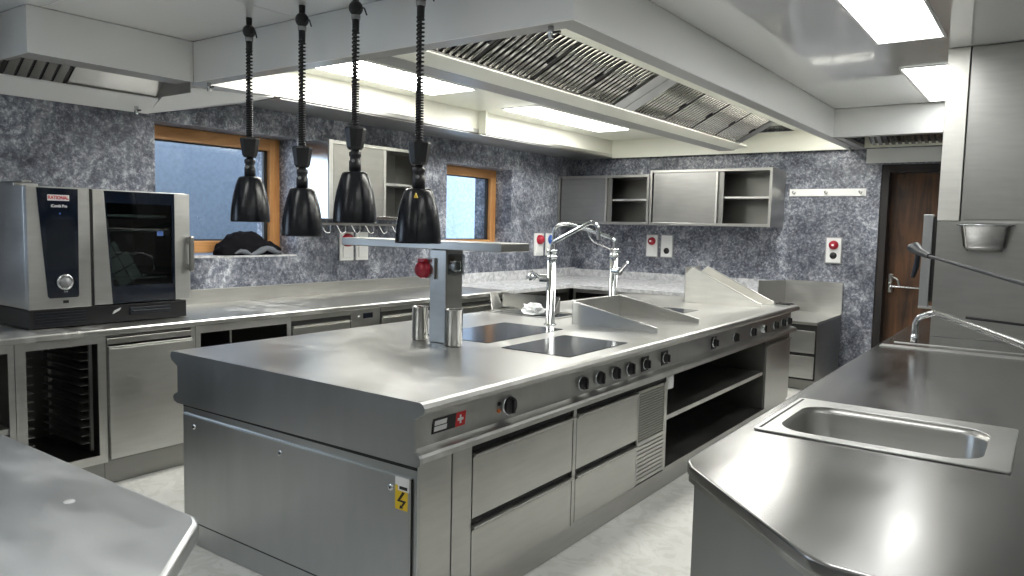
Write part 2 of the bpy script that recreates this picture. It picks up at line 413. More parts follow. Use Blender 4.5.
obj('filter_rail', MB().prism([(-2.97, ZR), (-2.94, ZR), (-2.80, ZR + .025), (-2.80, ZR + .045), (-2.97, ZR + .03)], 'y', 2.97, 8.25), 'cream', hood)
obj('slanted_end_plate', MB().hexa([(XW + .003, 2.851, 2.315), (-4.92, 2.851, ZR), (-4.70, 3.50, ZR), (XW + .003, 3.56, ZR)], [(XW + .003, 2.851, 2.33), (-4.92, 2.851, ZR + .015), (-4.70, 3.50, ZR + .015), (XW + .003, 3.56, ZR + .015)]), 'white_panel', hood)
# filters: slanted ribbed panels
A = Vector((-2.80, 0, 2.512)); B = Vector((-2.40, 0, 2.722)); D = (B - A); Nn = Vector((D.z, 0, -D.x)).normalized()
def filt(y0, y1, blank=False):
    m = MB()
    def q(u, y, h): p = A + D * u - Nn * -h; return (p.x, y, p.z)
    if blank:
        m.hexa([q(0, y0, 0), q(1, y0, 0), q(1, y1, 0), q(0, y1, 0)], [q(0, y0, -.02), q(1, y0, -.02), q(1, y1, -.02), q(0, y1, -.02)])
        m.hexa([q(0, (y0 + y1) / 2 - .003, .004), q(1, (y0 + y1) / 2 - .003, .004), q(1, (y0 + y1) / 2 + .003, .004), q(0, (y0 + y1) / 2 + .003, .004)],
               [q(0, (y0 + y1) / 2 - .003, -.001), q(1, (y0 + y1) / 2 - .003, -.001), q(1, (y0 + y1) / 2 + .003, -.001), q(0, (y0 + y1) / 2 + .003, -.001)])
        obj('filter_blank', m, 'steel_light', hood); return
    n = max(3, round((y1 - y0 - .02) / .056)); p = (y1 - y0 - .02) / n
    g = MB().hexa([q(0, y0, -.02), q(1, y0, -.02), q(1, y1, -.02), q(0, y1, -.02)], [q(0, y0, -.03), q(1, y0, -.03), q(1, y1, -.03), q(0, y1, -.03)])
    for k in range(n):
        a = y0 + .01 + k * p; w = p * .66; vs = []
        for u in (0.0, 1.0):
            for j in range(6):
                t = j / 5; vs.append(q(u, a + w * t + p * .1, -.016 + .016 * math.sin(PI * t)))
        m.add(vs, [(j, j + 1, j + 7, j + 6) for j in range(5)] + [(0, 1, 2, 3, 4, 5), (11, 10, 9, 8, 7, 6), (0, 6, 11, 5)])
        for f in range(5): m.sm[-8 + f] = True
    m.hexa([q(.0, y0, .0), q(.03, y0, .0), q(.03, y1, .0), q(.0, y1, .0)], [q(0, y0, -.019), q(.03, y0, -.019), q(.03, y1, -.019), q(0, y1, -.019)])
    f = obj('filter', m, 'filter', hood); b = obj('filter_back', g, 'filter_gap', f)
    yc = y1 - .07
    obj('filter_handle', MB().hexa([q(.42, yc - .012, .014), q(.58, yc - .012, .014), q(.58, yc + .012, .014), q(.42, yc + .012, .014)],
                                   [q(.42, yc - .012, .002), q(.58, yc - .012, .002), q(.58, yc + .012, .002), q(.42, yc + .012, .002)]), 'black', f)
yy = 2.98
for y1, bl in ((3.46, 0), (4.06, 0), (4.66, 0), (5.16, 0), (5.50, 1), (6.08, 0), (6.68, 0), (7.27, 0), (7.86, 0)):
    filt(yy + .006, y1 - .006, bool(bl)); yy = y1
obj('filter_end', MB().hexa([(A.x, 7.86, A.z), (B.x, 7.86, B.z), (B.x, 8.0, B.z), (A.x, 8.0, A.z)], [(A.x, 7.86, A.z + .012), (B.x, 7.86, B.z + .012), (B.x, 8.0, B.z + .012), (A.x, 8.0, A.z + .012)]), 'steel_light', hood)
for (a, b, c, d) in ((3.2, 4.95, -4.46, -3.96), (5.88, 7.75, -4.40, -3.97), (3.2, 4.95, -2.28, -1.92), (5.88, 8.15, -2.28, -1.92)):  # last two: hidden lights added to brighten lining and back wall
    f = obj('canopy_light', MB().box(c, d, a, b, ZC - .042, ZC - .036), 'white_plastic', hood)
    obj('diffuser', MB().box(c + .02, d - .02, a + .02, b - .02, ZC - .047, ZC - .0425), 'lamp_hood', f)
latch(hood, -4.60, 2.92, ZR); latch(hood, -1.90, 2.90, ZR); latch(hood, -1.80, 8.5, ZR)

oc = thing('oven_canopy', (-4.95, 2.35, 2.31), 'smaller white extraction canopy above the combi oven, at the left edge', 'extraction canopy')
OX, OY0, OY1 = -4.668, 1.86, 2.848
obj('fascia', MB().box(OX - .012, OX, OY0, OY1, ZR, ZC - .003).box(XW + .003, OX - .012, OY0, OY0 + .012, ZR, ZC - .003), 'white_panel', oc)
obj('rim', MB().box(-4.86, OX - .012, OY0 + .012, OY1, ZR, ZR + .02).box(-5.10, -4.86, OY0 + .012, OY0 + .04, ZR, ZR + .02), 'rim', oc)
obj('gutter', MB().prism([(XW + .003, 2.315), (-5.235, 2.31), (-5.10, 2.40), (-5.10, 2.41), (XW + .003, 2.41)], 'y', OY0 + .0, OY1), 'white_panel', oc)
obj('lid', MB().box(XW + .003, -4.69, OY0 + .012, OY1, ZR + .2, ZR + .215), 'cream', oc)
obj('inner_side', MB().box(-5.245, -4.685, 2.838, 2.846, 2.412, 2.69), 'steel_light', oc)
A2 = Vector((-5.12, 0, 2.41)); B2 = Vector((-4.84, 0, 2.62)); D2 = B2 - A2
def oq(u, y, h): n = Vector((D2.z, 0, -D2.x)).normalized(); p = A2 + D2 * u + n * h; return (p.x, y, p.z)
m = MB()
for k in range(5):
    a = 1.90 + k * .068
    m.hexa([oq(0, a, .012), oq(1, a, .012), oq(1, a + .055, .012), oq(0, a + .055, .012)], [oq(0, a, 0), oq(1, a, 0), oq(1, a + .055, 0), oq(0, a + .055, 0)])
f = obj('filter', m, 'filter', oc, .004)
obj('filter_back', MB().hexa([oq(0, 1.88, -.002), oq(1, 1.88, -.002), oq(1, 2.25, -.002), oq(0, 2.25, -.002)], [oq(0, 1.88, -.01), oq(1, 1.88, -.01), oq(1, 2.25, -.01), oq(0, 2.25, -.01)]), 'filter_gap', f)
obj('filter_blank', MB().hexa([oq(0, 2.26, 0), oq(1, 2.26, 0), oq(1, 2.836, 0), oq(0, 2.836, 0)], [oq(0, 2.26, -.01), oq(1, 2.26, -.01), oq(1, 2.836, -.01), oq(0, 2.836, -.01)]), 'steel_light', oc)
latch(oc, -5.15, 2.72, 2.34)

rc = thing('rear_canopy', (-.2, 8.2, ZR), 'white ceiling canopy above the wooden door, beyond the ceiling light panels', 'extraction canopy')
obj('fascia', MB().box(X1 + .001, XR - .003, 7.55, 7.562, ZR, ZC - .003), 'white_panel', rc)
obj('rim', MB().box(X1 + .001, -1.685, 7.562, YB - .035, ZR, ZR + .03).box(-1.685, XR - .003, 7.562, 7.66, ZR, ZR + .03), 'rim', rc)
obj('lining', MB().box(-1.685, XR - .003, 8.62, 8.635, ZR, ZC - .02).box(-1.685, XR - .003, 7.66, 8.62, ZC - .03, ZC - .018), 'cream', rc)
m = MB()
for k in range(18):
    a = -1.6 + k * .06; m.hexa([(a, 8.60, 2.50), (a, 8.10, 2.69), (a + .035, 8.10, 2.69), (a + .035, 8.60, 2.50)], [(a, 8.60, 2.515), (a, 8.10, 2.705), (a + .035, 8.10, 2.705), (a + .035, 8.60, 2.515)])
obj('filter', m, 'filter', rc)
obj('filter_back', MB().hexa([(-1.62, 8.60, 2.52), (-1.62, 8.10, 2.71), (-.5, 8.10, 2.71), (-.5, 8.60, 2.52)], [(-1.62, 8.60, 2.525), (-1.62, 8.10, 2.715), (-.5, 8.10, 2.715), (-.5, 8.60, 2.525)]), 'filter_gap', rc)

# ------------------------------------------------------------------ cooking island
isl = thing('cooking_island', (-2.62, 4.4, 0), 'large stainless steel cooking island with knobs and drawers in the middle of the kitchen', 'cooking island')
IX0, IX1, IY0, IY1 = -3.445, -1.80, 1.972, 6.85
def prof(rx, lx):
    R = [(-1.812, .94), (-1.797, .934), (-1.788, .920), (-1.790, .905), (-1.80, .896), (rx, .872), (rx, .752), (-1.815, .742), (-1.808, .732), (-1.808, .712), (-1.832, .700)]
    L = [(-3.40, .690), (-3.425, .698), (-3.435, .712), (-3.43, .728), (lx, .745), (lx, .872), (-3.445, .896), (-3.455, .915), (-3.45, .934), (-3.44, .94)]
    return R + L
HB = [(-2.33, -1.905, 3.15, 3.78, 'front'), (-2.93, -2.47, 3.22, 4.0, 'rear'), (-2.62, -2.28, 5.1, 5.75, 'far')]
obj('worktop', MB().prism(prof(-1.862, -3.40), 'y', IY0 + .012, IY1), 'steel_top', isl)
obj('end_cap', MB().prism(prof(-1.840, -3.395), 'y', IY0 - .003, IY0 + .0115), 'steel_end', isl)
for i, (a, b, c, d, _) in enumerate(HB):
    obj('glass_hob', MB().prism(rrect(a, b, c, d, .012, 3), 'z', T + .0003, T + .003), 'hob', isl)
BX = -1.84
body = MB()
body.box(-3.375, BX - .02, IY0 + .03, 4.19, .10, .698)
body.box(-3.375, -1.86, 6.12, IY1 - .02, .10, .698)
body.box(-3.375, -2.55, 4.19, 6.12, .10, .698)
body.box(-3.355, BX - .05, IY0 + .035, IY1 - .05, .003, .10)
obj('carcass', body, 'steel_dark', isl)
obj('end_panel', MB().box(-3.372, -1.870, IY0 + .012, IY0 + .0198, .118, .640), 'steel_end', isl, .002)
obj('end_frame', MB().box(-3.385, BX, IY0 + .020, IY0 + .0295, .0035, .692), 'steel_end', isl)
obj('end_shade_strip', MB().box(-3.383, BX - .001, IY0 + .0185, IY0 + .0199, .676, .688), 'dark_joint_shade', isl)  # dark strip painting the shade line below the cap
obj('corner_post', MB().box(-1.90, BX, IY0 + .03, 2.185, .0035, .699), 'steel', isl, .002)
obj('filler_strip', MB().box(-1.90, BX, 2.192, 2.312, .0035, .699), 'steel', isl, .002)
obj('plinth', MB().box(-1.90, BX - .012, 2.315, IY1 - .06, .0035, .112), 'steel', isl)
for n_, (a, b, c, d) in enumerate(((2.318, 3.092, .395, .668), (2.318, 3.092, .118, .364), (3.132, 3.797, .392, .668), (3.132, 3.797, .122, .362))):
    dw = obj('drawer', MB().box(BX - .018, BX, a, b, c, d - .022).prism([(BX - .018, d - .022), (BX, d - .022), (BX + .014, d - .010), (BX + .014, d - .004), (BX, d), (BX - .018, d)], 'y', a, b), 'steel', isl, .0015)
obj('drawer_shade_sheet', MB().box(BX - .0195, BX - .016, 2.31, 4.17, .115, .70), 'dark_joint_shade', isl)  # dark sheet that paints the shade seen between the drawers
obj('divider', MB().box(BX - .015, BX, 3.098, 3.126, .115, .699), 'steel', isl)
obj('divider', MB().box(BX - .02, BX, 4.172, 4.196, .115, .699), 'steel', isl)
g = MB().box(BX - .01, BX - .006, 3.803, 4.168, .125, .665)
for k in range(19): z = .375 + k * .015; g.hexa([(BX - .006, 3.815, z), (BX - .006, 4.155, z), (BX - .006, 4.155, z + .003), (BX - .006, 3.815, z + .003)], [(BX + .003, 3.815, z - .005), (BX + .003, 4.155, z - .005), (BX + .003, 4.155, z - .001), (BX + .003, 3.815, z - .001)])
for k in range(10): z = .135 + k * .024; g.box(BX - .006, BX, 3.815, 4.155, z, z + .016)
for a, b in ((3.80, 3.815), (4.155, 4.17)): g.box(BX - .01, BX, a, b, .125, .665)
obj('vent_grille', g, 'steel', isl)
# open compartment
c_ = MB().box(-2.55, BX, 4.2, 6.11, .118, .135).box(-2.55, -2.54, 4.2, 6.11, .135, .69).box(-2.55, BX - .01, 4.197, 4.205, .135, .69).box(-2.54, BX - .01, 6.105, 6.118, .135, .69).box(-2.54, BX - .03, 4.205, 6.105, .686, .694)
obj('open_compartment', c_, 'steel_shaded', isl)
obj('shelf', MB().box(-2.54, BX - .02, 4.206, 6.104, .432, .446).box(BX - .024, BX - .018, 4.206, 6.104, .418, .446), 'steel', isl)
obj('compartment_sill', MB().box(BX - .008, BX + .001, 4.197, 6.12, .112, .135), 'steel', isl)
obj('shelf_bracket', MB().box(BX - .06, BX - .0, 4.215, 4.29, .61, .695), 'white_plastic', isl, .01)
obj('far_door', MB().box(BX - .02, BX, 6.135, 6.80, .118, .655).box(BX, BX + .012, 6.135, 6.80, .645, .655), 'steel', isl, .002)
obj('end_panel_seam', MB().box(-3.376, -1.866, IY0 + .0125, IY0 + .0199, .640, .644).box(-1.8695, -1.866, IY0 + .0125, IY0 + .0199, .118, .640).box(-3.376, -3.3725, IY0 + .0125, IY0 + .0199, .118, .640), 'steel_light', isl)
obj('end_panel_gap', MB().box(-3.372, -1.87, IY0 + .013, IY0 + .0199, .112, .1175).box(-1.8655, -1.862, IY0 + .013, IY0 + .0199, .118, .640), 'dark_joint_shade', isl)
# screws
for x in (-3.279, -2.628, -1.968):
    obj('panel_lock', MB().lathe((x, IY0 + .012, .590), [(.0005, -.006), (.010, -.006), (.014, -.002), (.014, 0)], 18, 'y'), 'chrome', isl)
    obj('lock_slot', MB().lathe((x, IY0 + .0055, .590), [(.0004, 0), (.005, 0), (.005, .001)], 12, 'y'), 'black', isl)
# warning sticker
y = IY0 + .0118
st = obj('warning_sticker', MB().box(-1.944, -1.880, y - .0008, y, .515, .608), 'yellow', isl)
obj('sticker_header', MB().box(-1.944, -1.872, y - .0010, y, .608, .640), 'white_label', st)
obj('sticker_header_lower', MB().box(-1.930, -1.872, y - .0009, y, .588, .608), 'white_label', st)
obj('sticker_mark', MB().box(-1.922, -1.882, y - .0014, y, .594, .606), 'black', st)
bolt = [(-1.906, .586), (-1.894, .583), (-1.917, .553), (-1.886, .553), (-1.906, .527), (-1.900, .524), (-1.921, .519), (-1.917, .535), (-1.913, .530), (-1.903, .545), (-1.934, .546)]
obj('lightning_bolt', MB().prism(bolt, 'y', y - .0014, y - .0009), 'black', st)
# control strip
CX = -1.862
lg = obj('maker_plate', MB().hexa([(CX, 2.090, .789), (CX, 2.225, .789), (CX, 2.232, .845), (CX, 2.100, .845)], [(CX + .003, 2.090, .789), (CX + .003, 2.225, .789), (CX + .003, 2.232, .845), (CX + .003, 2.100, .845)]), 'black', isl)
obj('maker_plate_badge', MB().hexa([(CX, 2.225, .789), (CX, 2.285, .789), (CX, 2.292, .845), (CX, 2.232, .845)], [(CX + .003, 2.225, .789), (CX + .003, 2.285, .789), (CX + .003, 2.292, .845), (CX + .003, 2.232, .845)]), 'red_label', lg)
obj('badge_cross', MB().box(CX + .003, CX + .004, 2.252, 2.262, .800, .834).box(CX + .003, CX + .004, 2.240, 2.274, .812, .822), 'white_label', lg)
obj('maker_plate_lettering', MB().hexa([(CX + .003, 2.100, .797), (CX + .003, 2.172, .797), (CX + .003, 2.176, .815), (CX + .003, 2.103, .815)], [(CX + .004, 2.100, .797), (CX + .004, 2.172, .797), (CX + .004, 2.176, .815), (CX + .004, 2.103, .815)])
    .hexa([(CX + .003, 2.103, .819), (CX + .003, 2.172, .819), (CX + .003, 2.176, .837), (CX + .003, 2.106, .837)], [(CX + .004, 2.103, .819), (CX + .004, 2.172, .819), (CX + .004, 2.176, .837), (CX + .004, 2.106, .837)]), 'white_label', isl)
obj('indicator_lamp', MB().lathe((CX, 2.512, .830), [(.001, .008), (.007, .007), (.009, 0)], 14, 'x'), 'black', isl)
obj('indicator_lamp', MB().lathe((CX, 2.512, .800), [(.001, .008), (.008, .007), (.010, 0)], 14, 'x'), 'orange', isl)
def knob(y, z, sq, r=.034, chrome=False):
    if sq: obj('knob_plate', MB().box(CX, CX + .003, y - .045, y + .045, z - .042, z + .042), 'black', isl)
    x = CX + (.003 if sq else 0)
    k = obj('knob', MB().lathe((x, y, z), [(r, .004), (r, .012), (r * .92, .022), (r * .8, .024), (.001, .024)], 24, 'x'), 'chrome' if chrome else 'black', isl)
    obj('knob_grip', MB().box(x + .022, x + .034, y - .007, y + .007, z - r * .8, z + r * .8), 'black', k, .002)
    obj('knob_ring', MB().lathe((x, y, z), [(r * 1.14, 0), (r * 1.14, .003), (r, .005)], 24, 'x'), 'chrome', k)
knob(2.585, .812, False, .038)
for y in (3.207, 3.38, 3.552, 3.724): knob(y, .810, False)
for y in (3.915, 4.181, 4.99): knob(y, .810, True, .028)
for y in (5.411, 5.806): knob(y, .803, False, .034)
knob(6.065, .803, False, .034, True)
for y in (6.386, 6.60, 6.78): knob(y, .80, False, .034)
for y in (6.70, 6.80):
    obj('trivet_bar', MB().box(-1.955, -1.83, y - .012, y + .012, T + .008, T + .020), 'black', isl, .003)
# inset fryer well rim on the far side of the top
obj('well_rim', MB().box(-3.40, -2.80, 4.40, 4.42, T, T + .006).box(-3.40, -2.80, 4.76, 4.78, T, T + .006).box(-3.42, -3.40, 4.40, 4.78, T, T + .006).box(-2.80, -2.78, 4.40, 4.78, T, T + .006), 'steel', isl)
obj('well', MB().box(-3.36, -2.84, 4.45, 4.72, T + .0005, T + .0025), 'hob', isl)

# splash guards standing on the island
def guard(name, x0, x1, y0, y1, h, hf, label, flare=.0, slope=.86, cut=.06):
    t = thing(name, ((x0 + x1) / 2, (y0 + y1) / 2, T + .001), label, 'splash guard')
    z0 = T + .001; th = .004
    for nm, y in (('side_panel', y0), ('side_panel', y1 - th)):
        mt = 'steel_glare' if h > .2 else ('steel_top' if y == y0 else 'steel')  # tall guard's panels carry their bright reflection as colour
        obj(nm, MB().prism([(x0, z0), (x1, z0), (x1, z0 + hf * .8), (x1 - .03, z0 + hf), (x0 + (x1 - x0) * (1 - slope) + .0, z0 + h), (x0 + .0, z0 + h - cut * (1 - slope > .03))], 'y', y, y + th), mt, t)
    k1 = z0 + h - cut * (1 - slope > .03); xa = x0 + (x1 - x0) * (1 - slope)
    for y in (y0 + .002, y1 - .002):
        obj('bright_edge', MB().tube([(x0, y, k1), (xa + .001, y, z0 + h + .001), (x1 - .03, y, z0 + hf), (x1, y, z0 + hf * .8)], .0045, 8), 'steel_top', t)  # added bright line standing in for light contrast along panel edges
    obj('bright_edge', MB().tube([(x0, y0, k1), (x0, y1, k1)], .0045, 8), 'steel_top', t)
    obj('back_panel', MB().hexa([(x0, y0, z0), (x0, y1, z0), (x0 + flare, y1, z0 + h), (x0 + flare, y0, z0 + h)], [(x0 + th, y0, z0), (x0 + th, y1, z0), (x0 + th + flare, y1, z0 + h), (x0 + th + flare, y0, z0 + h)]), 'steel_light', t)
    return t
guard('splash_guard', -2.575, -1.96, 4.275, 4.95, .150, .035, 'low three-sided steel splash guard around the second tap on the island', 0, 1.0, 0)
guard('splash_guard', -2.66, -1.97, 6.35, 6.70, .31, .035, 'tall sloping steel splash guard at the far end of the island', .0, .90, .06)
t = thing('splash_guard', (-3.2, 4.75, T + .007), 'short steel splash guard with a flared left end behind the first tap', 'splash guard')
z0 = T + .007
obj('back_panel', MB().box(-3.50, -2.97, 4.745, 4.749, z0, z0 + .11), 'steel_shaded', t)  # darkened by colour, since plain steel mirrors too much light here
obj('side_panel', MB().hexa([(-3.40, 4.48, z0), (-3.50, 4.745, z0), (-3.56, 4.745, z0 + .115), (-3.53, 4.62, z0 + .115)], [(-3.396, 4.48, z0), (-3.496, 4.745, z0), (-3.556, 4.745, z0 + .115), (-3.526, 4.62, z0 + .115)]), 'steel_light', t)
obj('side_panel', MB().hexa([(-2.85, 4.46, z0), (-2.97, 4.745, z0), (-2.97, 4.745, z0 + .11), (-2.92, 4.66, z0 + .11)], [(-2.846, 4.46, z0), (-2.966, 4.745, z0), (-2.966, 4.745, z0 + .11), (-2.916, 4.66, z0 + .11)]), 'steel_dark', t)
# crumpled bag
bm = bmesh.new(); bmesh.ops.create_icosphere(bm, subdivisions=3, radius=1)
for v in bm.verts:
    n = v.co.copy(); k = .75 + .5 * random.random()
    v.co = Vector((n.x * .10 * k, n.y * .07 * k, max(0, (n.z + .3)) * .055 * k)) + Vector((-3.05, 4.52, T + .008))
me = bpy.data.meshes.new('plastic_bag'); bm.to_mesh(me); bm.free()
tag(link('plastic_bag', me, 'bag'), 'crumpled clear plastic bag lying in front of the short splash guard', 'plastic bag')

# taps on the island
def tap(x, y, label, arm, lever):
    t = thing('tap', (x, y, T + .001), label, 'tap')
    z = T + .001
    obj('column', MB().lathe((x, y, z), [(.001, 0), (.042, 0), (.042, .006), (.030, .012), (.030, .43), (.001, .43)], 24), 'chrome', t)
    obj('collar', MB().lathe((x, y, z + .43), [(.022, 0), (.036, .004), (.036, .022), (.026, .026), (.026, .040), (.036, .044), (.036, .062), (.001, .064)], 24), 'chrome', t)
    obj('spout', MB().tube(arc(arm, .05, 6), .013, 12), 'chrome', t)
    lx, lz = lever
    vv = obj('valve_body', MB().tube([(x, y, z + lz), (x + lx * .5, y - .02, z + lz + .0)], .030, 16), 'chrome', t)
    obj('lever', MB().tube([(x + lx * .45, y - .02, z + lz), (x + lx, y - .03, z + lz + .05 + .02 * (lx > 0))], [.012, .008], 10), 'chrome', t)
    return t
t1 = tap(-2.648, 4.12, 'nearer tall chrome tap on the island, with a big round valve on its left', [(-2.648, 4.12, 1.43), (-2.648, 4.12, 1.478), (-2.363, 4.12, 1.617), (-2.315, 4.12, 1.60), (-2.305, 4.12, 1.51)], (-.14, .30))
obj('valve_cap', MB().lathe((-2.79, 4.10, T + .285), [(.001, 0), (.036, 0), (.036, .03), (.02, .05), (.001, .05)], 20, 'z'), 'chrome', t1)
obj('hose', MB().tube(arc([(-2.40, 4.12, 1.60), (-2.37, 4.13, 1.50), (-2.30, 4.3, 1.44), (-2.45, 4.7, 1.42)], .1, 8), .004, 8), 'chrome', t1)
t2 = tap(-2.61, 4.90, 'farther chrome tap on the island, rising inside the low splash guard', [(-2.61, 4.90, 1.42), (-2.61, 4.90, 1.50), (-2.66, 4.90, 1.52), (-3.02, 4.90, 1.61), (-3.13, 4.90, 1.59), (-3.14, 4.90, 1.48)], (.13, .33))

# pass shelf on a post
ps = thing('pass_shelf', (-2.68, 3.12, T + .001), 'narrow steel pass shelf on one square post, standing on the island', 'shelf')
obj('post', MB().box(-2.745, -2.63, 3.05, 3.19, T + .001, 1.445), 'steel', ps, .003)
obj('shelf_board', MB().box(-3.43, -2.25, 3.03, 3.28, 1.447, 1.492), 'steel', ps, .004)
obj('socket_box', MB().box(-2.77, -2.70, 3.035, 3.0495, 1.285, 1.40), 'steel', ps, .003)
obj('socket_cover', MB().lathe((-2.775, 3.033, 1.335), [(.001, -.040), (.034, -.036), (.048, -.015), (.050, 0)], 24, 'y'), 'red_plastic', ps)
obj('socket_hinge', MB().box(-2.79, -2.745, 3.0, 3.034, 1.375, 1.395), 'red_plastic', ps, .003)
obj('side_socket', MB().box(-2.6295, -2.57, 3.06, 3.14, 1.31, 1.425), 'clear', ps, .008)
obj('side_socket_plug', MB().box(-2.6290, -2.585, 3.075, 3.125, 1.33, 1.39), 'chrome', ps, .008)
for x, y, r, h, lab in ((-2.822, 3.06, .044, .185, 'polished steel beaker left of the shelf post'), (-2.545, 3.02, .048, .195, 'polished steel beaker right of the shelf post')):
    b = obj('steel_beaker', MB().lathe((x, y, T + .001), [(.001, .001), (r * .9, 0), (r * .93, .008), (r, .012), (r, h), (r + .003, h + .002), (r - .004, h), (r - .004, .02), (.001, .018)], 36), 'steel_mirror')
    tag(b, lab, 'beaker', 'beakers beside the shelf post')

# heat lamps
def heat_lamp(x, y, z, label, tri):
    t = thing('heat_lamp', (x, y, z), label, 'heat lamp', 'black heat lamps over the pass')
    obj('shade', MB().lathe((x, y, z), [(.104, .002), (.110, 0), (.111, .006), (.109, .05), (.104, .10), (.094, .16), (.081, .21), (.068, .248), (.060, .260), (.034, .266), (.034, .260), (.062, .24), (.086, .16), (.096, .10), (.102, .05), (.102, .002)], 40), 'black_gloss', t)
    obj('bulb', MB().lathe((x, y, z + .02), [(.001, -.015), (.04, -.008), (.062, .02), (.05, .09), (.02, .14), (.001, .15)], 24), 'white_plastic', t)
    obj('neck', MB().lathe((x, y, z + .262), [(.001, 0), (.031, 0), (.031, .055), (.026, .06), (.026, .075), (.031, .08), (.031, .10), (.02, .105), (.02, .125), (.001, .125)], 24), 'black', t)
    obj('thumb_screw', MB().tube([(x + .02, y - .025, z + .315), (x + .035, y - .045, z + .315)], .009, 10), 'chrome', t)
    obj('grip', MB().lathe((x, y, z + .375), [(.001, 0), (.034, .0), (.043, .012), (.057, .100), (.055, .110), (.018, .112), (.001, .112)], 10, smooth=False), 'black', t)
    zt = ZC - .19; z0 = z + .48; L = zt - z0; pts = []; tight = L * .45; n1 = 40; total = L
    # coiled cable: tightly wound below, looser above
    zz = z0; w = 0; 
    while zz < zt:
        pitch = .0125 if zz - z0 < tight else .0195
        for k in range(10):
            a = w + 2 * PI * k / 10; pts.append((x + .0155 * math.cos(a), y + .0155 * math.sin(a), zz + pitch * k / 10))
        zz += pitch
    obj('coiled_cable', MB().tube(pts, .0055, 6), 'black', t)
    obj('cable_core', MB().tube([(x, y, z0 - .01), (x, y, zt + .01)], .007, 8), 'black', t)
    obj('sleeve', MB().lathe((x, y, zt - .01), [(.001, 0), (.017, 0), (.019, .07), (.001, .07)], 16), 'black', t)
    obj('collar', MB().lathe((x, y, zt + .055), [(.001, 0), (.022, 0), (.024, .022), (.001, .022)], 18), 'grey_plastic', t)
    obj('ball', MB().lathe((x, y, zt + .112), [(max(.036 * math.sin(PI * i / 12), 1e-4), -.038 * math.cos(PI * i / 12)) for i in range(13)], 24).lathe((x, y, zt + .14), [(.001, 0), (.016, 0), (.018, .047), (.001, .047)], 14), 'black', t)
    obj('loose_wire', MB().tube(arc([(x + .03, y, zt + .10), (x + .07, y - .01, zt + .105), (x + .10, y - .02, zt + .06)], .03), .004, 6), 'black', t)
    if tri:
        a = z + .215; xx = x + .045; yy_ = y - .062
        obj('warning_label', MB().prism([(xx - .012, a), (xx + .014, a), (xx + .001, a + .024)], 'y', yy_ - .008, yy_ - .004), 'yellow', t)
LY = 2.69
heat_lamp(-3.835, LY, 1.571, 'leftmost black heat lamp, hanging in front of the big window', 0)
heat_lamp(-3.365, LY, 1.500, 'second black heat lamp from the left, hanging low', 0)
heat_lamp(-2.945, LY, 1.579, 'third black heat lamp from the left, hanging above the left end of the pass shelf', 0)
heat_lamp(-2.50, LY, 1.488, 'rightmost black heat lamp with a yellow warning triangle, over the shelf post', 1)

# ------------------------------------------------------------------ window-side worktop and its cabinets
CXF = -4.42
wt = thing('window_worktop', (-4.82, 3.6, .88), 'long steel worktop with an upstand along the window wall', 'worktop')
obj('top', MB().prism([(XW + .003, .902), (-4.385, .902), (-4.378, .908), (-4.378, .932), (-4.386, .94), (XW + .003, .94)], 'y', -.6, 6.05), 'steel_top', wt)
obj('upstand', MB().box(XW + .002, XW + .018, -.6, 6.05, T, 1.05), 'steel', wt, .002)
obj('joint', MB().box(XW + .02, -4.39, 3.66, 3.664, T, T + .0008), 'dark_joint_shade', wt)
sw = thing('stone_worktop', (-4.0, 8.0, .88), 'pale stone-look worktop turning the corner below the back wall cabinets', 'worktop')
slab('top', [(XW + .003, 6.052), (-4.40, 6.052), (-4.40, 7.25), (-2.50, 7.25), (-2.50, YB - .003), (XW + .003, YB - .003)], [], .90, .94, 'stone', sw)
obj('upstand', MB().box(XW + .002, XW + .018, 6.052, YB - .02, T, 1.05).box(XW + .002, -2.50, YB - .018, YB - .002, T, 1.03), 'stone', sw)

def carc(mb, y0, y1, z0=.15, z1=.90, xf=CXF, xb=-5.2, t=.018, frame=.03):
    """open-fronted cabinet box with a face frame"""
    mb.box(xb, xf, y0, y0 + t, z0, z1).box(xb, xf, y1 - t, y1, z0, z1).box(xb, xf, y0 + t, y1 - t, z0, z0 + t).box(xb, xb + t, y0 + t, y1 - t, z0 + t, z1)
    mb.box(xb + t, xf, y0 + t, y1 - t, z1 - t, z1)
    return mb
def frame_(mb, y0, y1, z0, z1, w, xf=CXF, top=.045):
    mb.box(xf, xf + .006, y0, y0 + w, z0, z1).box(xf, xf + .006, y1 - w, y1, z0, z1).box(xf, xf + .006, y0 + w, y1 - w, z1 - top, z1).box(xf, xf + .006, y0 + w, y1 - w, z0, z0 + .05)
    return mb
def plinth(par, y0, y1):
    obj('plinth', MB().box(-5.15, CXF - .04, y0, y1, .002, .149), 'steel_dark', par)
a, b = .75, 1.652
t = thing('open_shelf_cabinet', (-4.8, 1.2, 0), 'steel base cabinet with open shelves at the far left edge under the oven worktop', 'cabinet')
obj('body', carc(MB(), a, b), 'steel_shaded', t); obj('face_frame', frame_(MB(), a, b, .15, .90, .03), 'steel_light', t)
obj('shelf', MB().box(-5.18, CXF - .01, a + .02, b - .02, .42, .45), 'steel_light', t); plinth(t, a, b)
a, b = 1.655, 2.125
t = thing('tray_rack_cabinet', (-4.8, 1.9, 0), 'steel base cabinet below the oven with racks of tray runners inside', 'cabinet')
obj('body', carc(MB(), a, b), 'steel_shaded', t); obj('face_frame', frame_(MB(), a, b, .15, .90, .045), 'steel_light', t)
